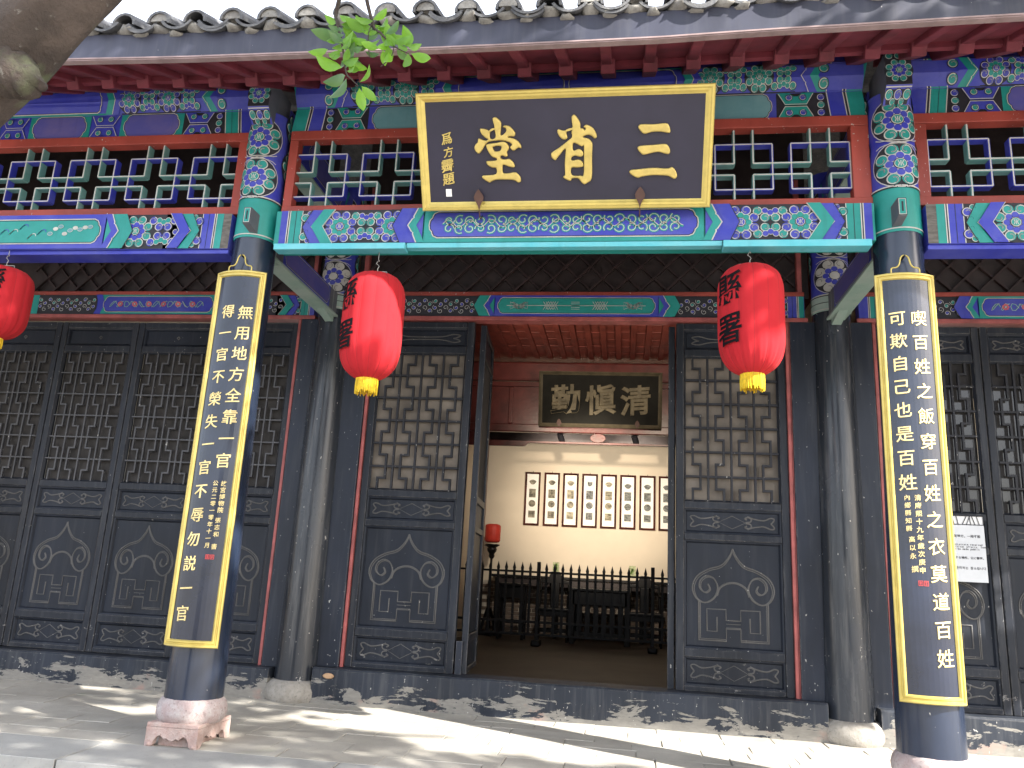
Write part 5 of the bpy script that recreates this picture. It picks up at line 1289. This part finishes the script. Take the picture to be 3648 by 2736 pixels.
# ================================================================ TREE
tr = thing('tree', 'old tree whose thick mossy limb and leafy spray hang in front of the eaves', 'tree', (-.35, -3.1, -.16))
lp = [(-.35, -3.1, -.16), (-.32, -3.08, .6), (-.15, -3.0, 1.3), (.22, -2.93, 1.80), (.50, -2.9, 2.12), (.65, -2.9, 2.30), (.80, -2.9, 2.475), (.95, -2.9, 2.66), (1.15, -2.92, 2.92), (1.5, -3.0, 3.4), (2.1, -3.1, 4.2), (2.9, -3.2, 5.2)]
P_ = catmull(lp, 7)
mb = MB(); n = 28; rads = [(.24 if p.z < .6 else max(.07, .20 - .035 * max(0, p.z))) for p in P_]
def rad_at(p):
    z = p.z; return .26 - .10 * z if z < 1 else (.15 - .030 * (z - 1) if z < 2.7 else max(.05, .099 - .02 * (z - 2.7)))
mb.tube([(p.x, p.y, p.z) for p in P_], [rad_at(p) for p in P_], n)
v2 = []
for i, (x, y_, z) in enumerate(mb.v):
    k = 1; j = (i % n)
    c = P_[min(i // n, len(P_) - 1)]
    s_ = 1 + .05 * math.sin(j * .9 + z * 5) + .03 * math.sin(j * 2.1 - z * 11) + .03 * math.sin(z * 17 + j)
    v2.append((c.x + (x - c.x) * s_, c.y + (y_ - c.y) * s_, c.z + (z - c.z) * s_))
mb.v = v2; mb.build('trunk', 'bark', tr, (-.35, -3.1, -.16))
mb = MB(); q = catmull([(.74, -2.92, 2.33), (.80, -2.93, 2.285), (.845, -2.93, 2.262), (.868, -2.93, 2.245)], 4)
mb.tube([(p.x, p.y, p.z) for p in q], [.075, .072, .068, .063, .060, .054, .050, .046, .042, .038, .034, .028, .012], 14)
mb.v = [(x + .007 * math.sin(z * 160 + x * 90), y_, z + .007 * math.sin(x * 170)) for x, y_, z in mb.v]; mb.build('broken_stub', 'bark', tr, (.8, -2.9, 2.3))
# twigs and large leaves hanging in view
sp_ = [[(1.9, -2.9, 4.0), (1.55, -2.4, 3.5), (1.36, -2.2, 3.10), (1.362, -2.2, 2.994), (1.381, -2.2, 2.934), (1.401, -2.2, 2.856), (1.419, -2.2, 2.78), (1.440, -2.2, 2.755), (1.469, -2.2, 2.725)],
       [(1.55, -2.4, 3.5), (1.46, -2.25, 3.2), (1.496, -2.2, 2.987), (1.533, -2.2, 2.94), (1.587, -2.2, 2.883), (1.645, -2.2, 2.849)], [(1.587, -2.2, 2.883), (1.58, -2.2, 2.84), (1.545, -2.2, 2.80)], [(1.496, -2.2, 2.987), (1.49, -2.21, 2.92), (1.50, -2.2, 2.84)]]
for s_ in sp_:
    q = catmull(s_, 5); mb = MB(); mb.tube([tuple(p) for p in q], [max(.0018, .010 * (1 - i / len(q)) ** 1.5 + .0016) if s_[0][2] > 3.2 else .0018 for i in range(len(q))], 6); mb.build('twig', 'bark', tr, tuple(q[-1]))
LV = [((1.339, 2.882), (1.264, 2.876)), ((1.403, 2.798), (1.307, 2.843)), ((1.411, 2.78), (1.314, 2.78)), ((1.421, 2.762), (1.358, 2.69)), ((1.469, 2.725), (1.483, 2.651)), ((1.476, 2.733), (1.515, 2.784)), ((1.476, 2.733), (1.526, 2.694)), ((1.423, 2.78), (1.465, 2.787)), ((1.42, 2.811), (1.462, 2.796)), ((1.376, 2.921), (1.276, 2.948)), ((1.643, 2.849), (1.639, 2.783)), ((1.643, 2.876), (1.613, 2.969)), ((1.639, 2.881), (1.676, 2.919)), ((1.653, 2.849), (1.727, 2.823)), ((1.64, 2.863), (1.602, 2.885)), ((1.583, 2.879), (1.552, 2.977)), ((1.573, 2.853), (1.579, 2.79)), ((1.476, 2.938), (1.407, 2.978)), ((1.491, 2.915), (1.415, 2.905)), ((1.479, 2.87), (1.528, 2.868)), ((1.543, 2.876), (1.547, 2.832)), ((1.417, 2.798), (1.417, 2.878)), ((1.536, 2.868), (1.479, 2.875)), ((1.429, 2.922), (1.489, 2.892)), ((1.367, 2.967), (1.274, 2.985)), ((1.499, 2.955), (1.459, 2.989)), ((1.341, 2.864), (1.392, 2.843)), ((1.562, 2.893), (1.566, 2.84)),
      ((1.37, 2.95), (1.33, 3.01)), ((1.38, 2.90), (1.44, 2.93)), ((1.375, 2.93), (1.34, 2.90)), ((1.36, 2.99), (1.31, 3.03)), ((1.40, 2.90), (1.35, 2.93)), ((1.47, 2.90), (1.53, 2.915)), ((1.45, 2.96), (1.42, 3.04)), ((1.37, 3.02), (1.42, 2.99)), ((1.535, 2.93), (1.575, 2.955)), ((1.43, 2.88), (1.48, 2.855)), ((1.39, 2.87), (1.35, 2.845)), ((1.50, 2.99), (1.56, 3.01)), ((2.10, 3.12), (2.105, 3.03))]
_rl = random.Random(5)
for _k in range(34):
    _t = _rl.random(); _w = _rl.random()
    if _w < .6: _a = (1.362 + .05 * _t + _rl.uniform(-.02, .03), 3.0 - .2 * _t)
    else: _a = (1.50 + .10 * _t, 2.99 - .12 * _t)
    _an = _rl.uniform(0, 6.28); _l = _rl.uniform(.045, .078); LV.append((_a, (_a[0] + _l * math.cos(_an), _a[1] + _l * .8 * math.sin(_an))))
DARK = {43, 46, 49, 52, 55, 58, 61, 64, 67, 2, 3, 9, 18, 19, 21, 24, 28, 32, 37}
for i, ((x0, z0), (x1, z1)) in enumerate(LV):
    rnd = random.Random(i + 50); yo = rnd.uniform(-.03, .03); a = Vector((x0, -2.2 + yo * .4, z0)); b = Vector((x1, -2.2 + yo * 1.6, z1)); d = b - a; d = d * 1.02; Ln = d.length
    sd = d.cross(Vector((rnd.uniform(-.5, .5), 1, rnd.uniform(-.35, .35)))).normalized(); nn = sd.cross(d).normalized()
    prof = [(0, .0), (.08, .06), (.2, .20), (.35, .28), (.5, .305), (.65, .28), (.8, .20), (.92, .09), (1.0, 0)]
    wsc = rnd.uniform(.66, .82) * (1 if Ln > .06 else 1.15); v = []; f = []
    for t_, w in prof:
        c = a + d * t_ + nn * (Ln * .12 * math.sin(t_ * 3.1))
        ww = w * Ln * wsc; v += [c + sd * ww + nn * (ww * .35), c, c - sd * ww + nn * (ww * .35)]
    for k in range(len(prof) - 1):
        q = k * 3; f += [(q, q + 1, q + 4, q + 3), (q + 1, q + 2, q + 5, q + 4)]
    mb = MB(); mb.add([tuple(p) for p in v], f, None, True); mb.build('leaf', 'leafdark' if i in DARK else 'leaf', tr, tuple(a))
# crown overhead (out of the picture) that throws the dappled shade
rnd = random.Random(11)
def shade(gx, gy):
    wob = .12 * math.sin(gx * 3.1) + .07 * math.sin(gx * 7.3 + 1)
    if gx > .35: lim = .60 - .25 * max(0, gx - .6) + wob
    else: lim = 1.75
    if gy > 1.05 and -2.5 < gx < -1.5: return 0.0
    if gx < -.6 and gy > 1.40 and gx > -3.2: return .1
    for cx, cy, rx, ry in ((-.85, .68, .50, .15), (.16, .16, .12, .05), (.45, .95, .3, .2)):
        if ((gx - cx) / rx) ** 2 + ((gy - cy) / ry) ** 2 < 1: return .05
    if gx > 2.6: lim -= .5 + .3 * (gx - 2.6)
    if gy < -3.2: return .10
    return 1.0 if gy < lim else 0.0
V = []; F = []
cnt = 0
while cnt < 8000:
    gx, gy = rnd.uniform(-6.0, 3.6), rnd.uniform(-2.6, 1.8)
    if rnd.random() > shade(gx, gy): continue
    z = rnd.uniform(6.0, 7.3); c = Vector((gx + (z - .06) * 1.2, gy - (z - .06) * .6, z)); cnt += 1
    d = Vector((rnd.gauss(0, 1), rnd.gauss(0, 1), rnd.gauss(0, .6))).normalized(); s_ = d.cross(Vector((rnd.gauss(0, 1), rnd.gauss(0, 1), rnd.gauss(0, 1)))).normalized()
    l, w = rnd.uniform(.09, .14), rnd.uniform(.045, .07); o = len(V)
    V += [tuple(c - d * l), tuple(c + s_ * w), tuple(c + d * l), tuple(c - s_ * w)]; F.append((o, o + 1, o + 2, o + 3))
mb = MB(); mb.add(V, F); cro = mb.build('crown', 'crown', tr, (3, -3, 6)); cro['kind'] = 'stuff'
for p_, q_ in (((2.9, -3.2, 5.2), (6.5, -4.2, 6.6)), ((2.9, -3.2, 5.2), (3.5, -5.2, 6.6)), ((4.5, -3.7, 5.9), (9.5, -3.4, 6.8)), ((2.9, -3.2, 5.2), (4.5, -2.6, 6.3))):
    MB().tube([p_, q_], [.06, .02], 8).build('limb', 'bark', tr, p_)
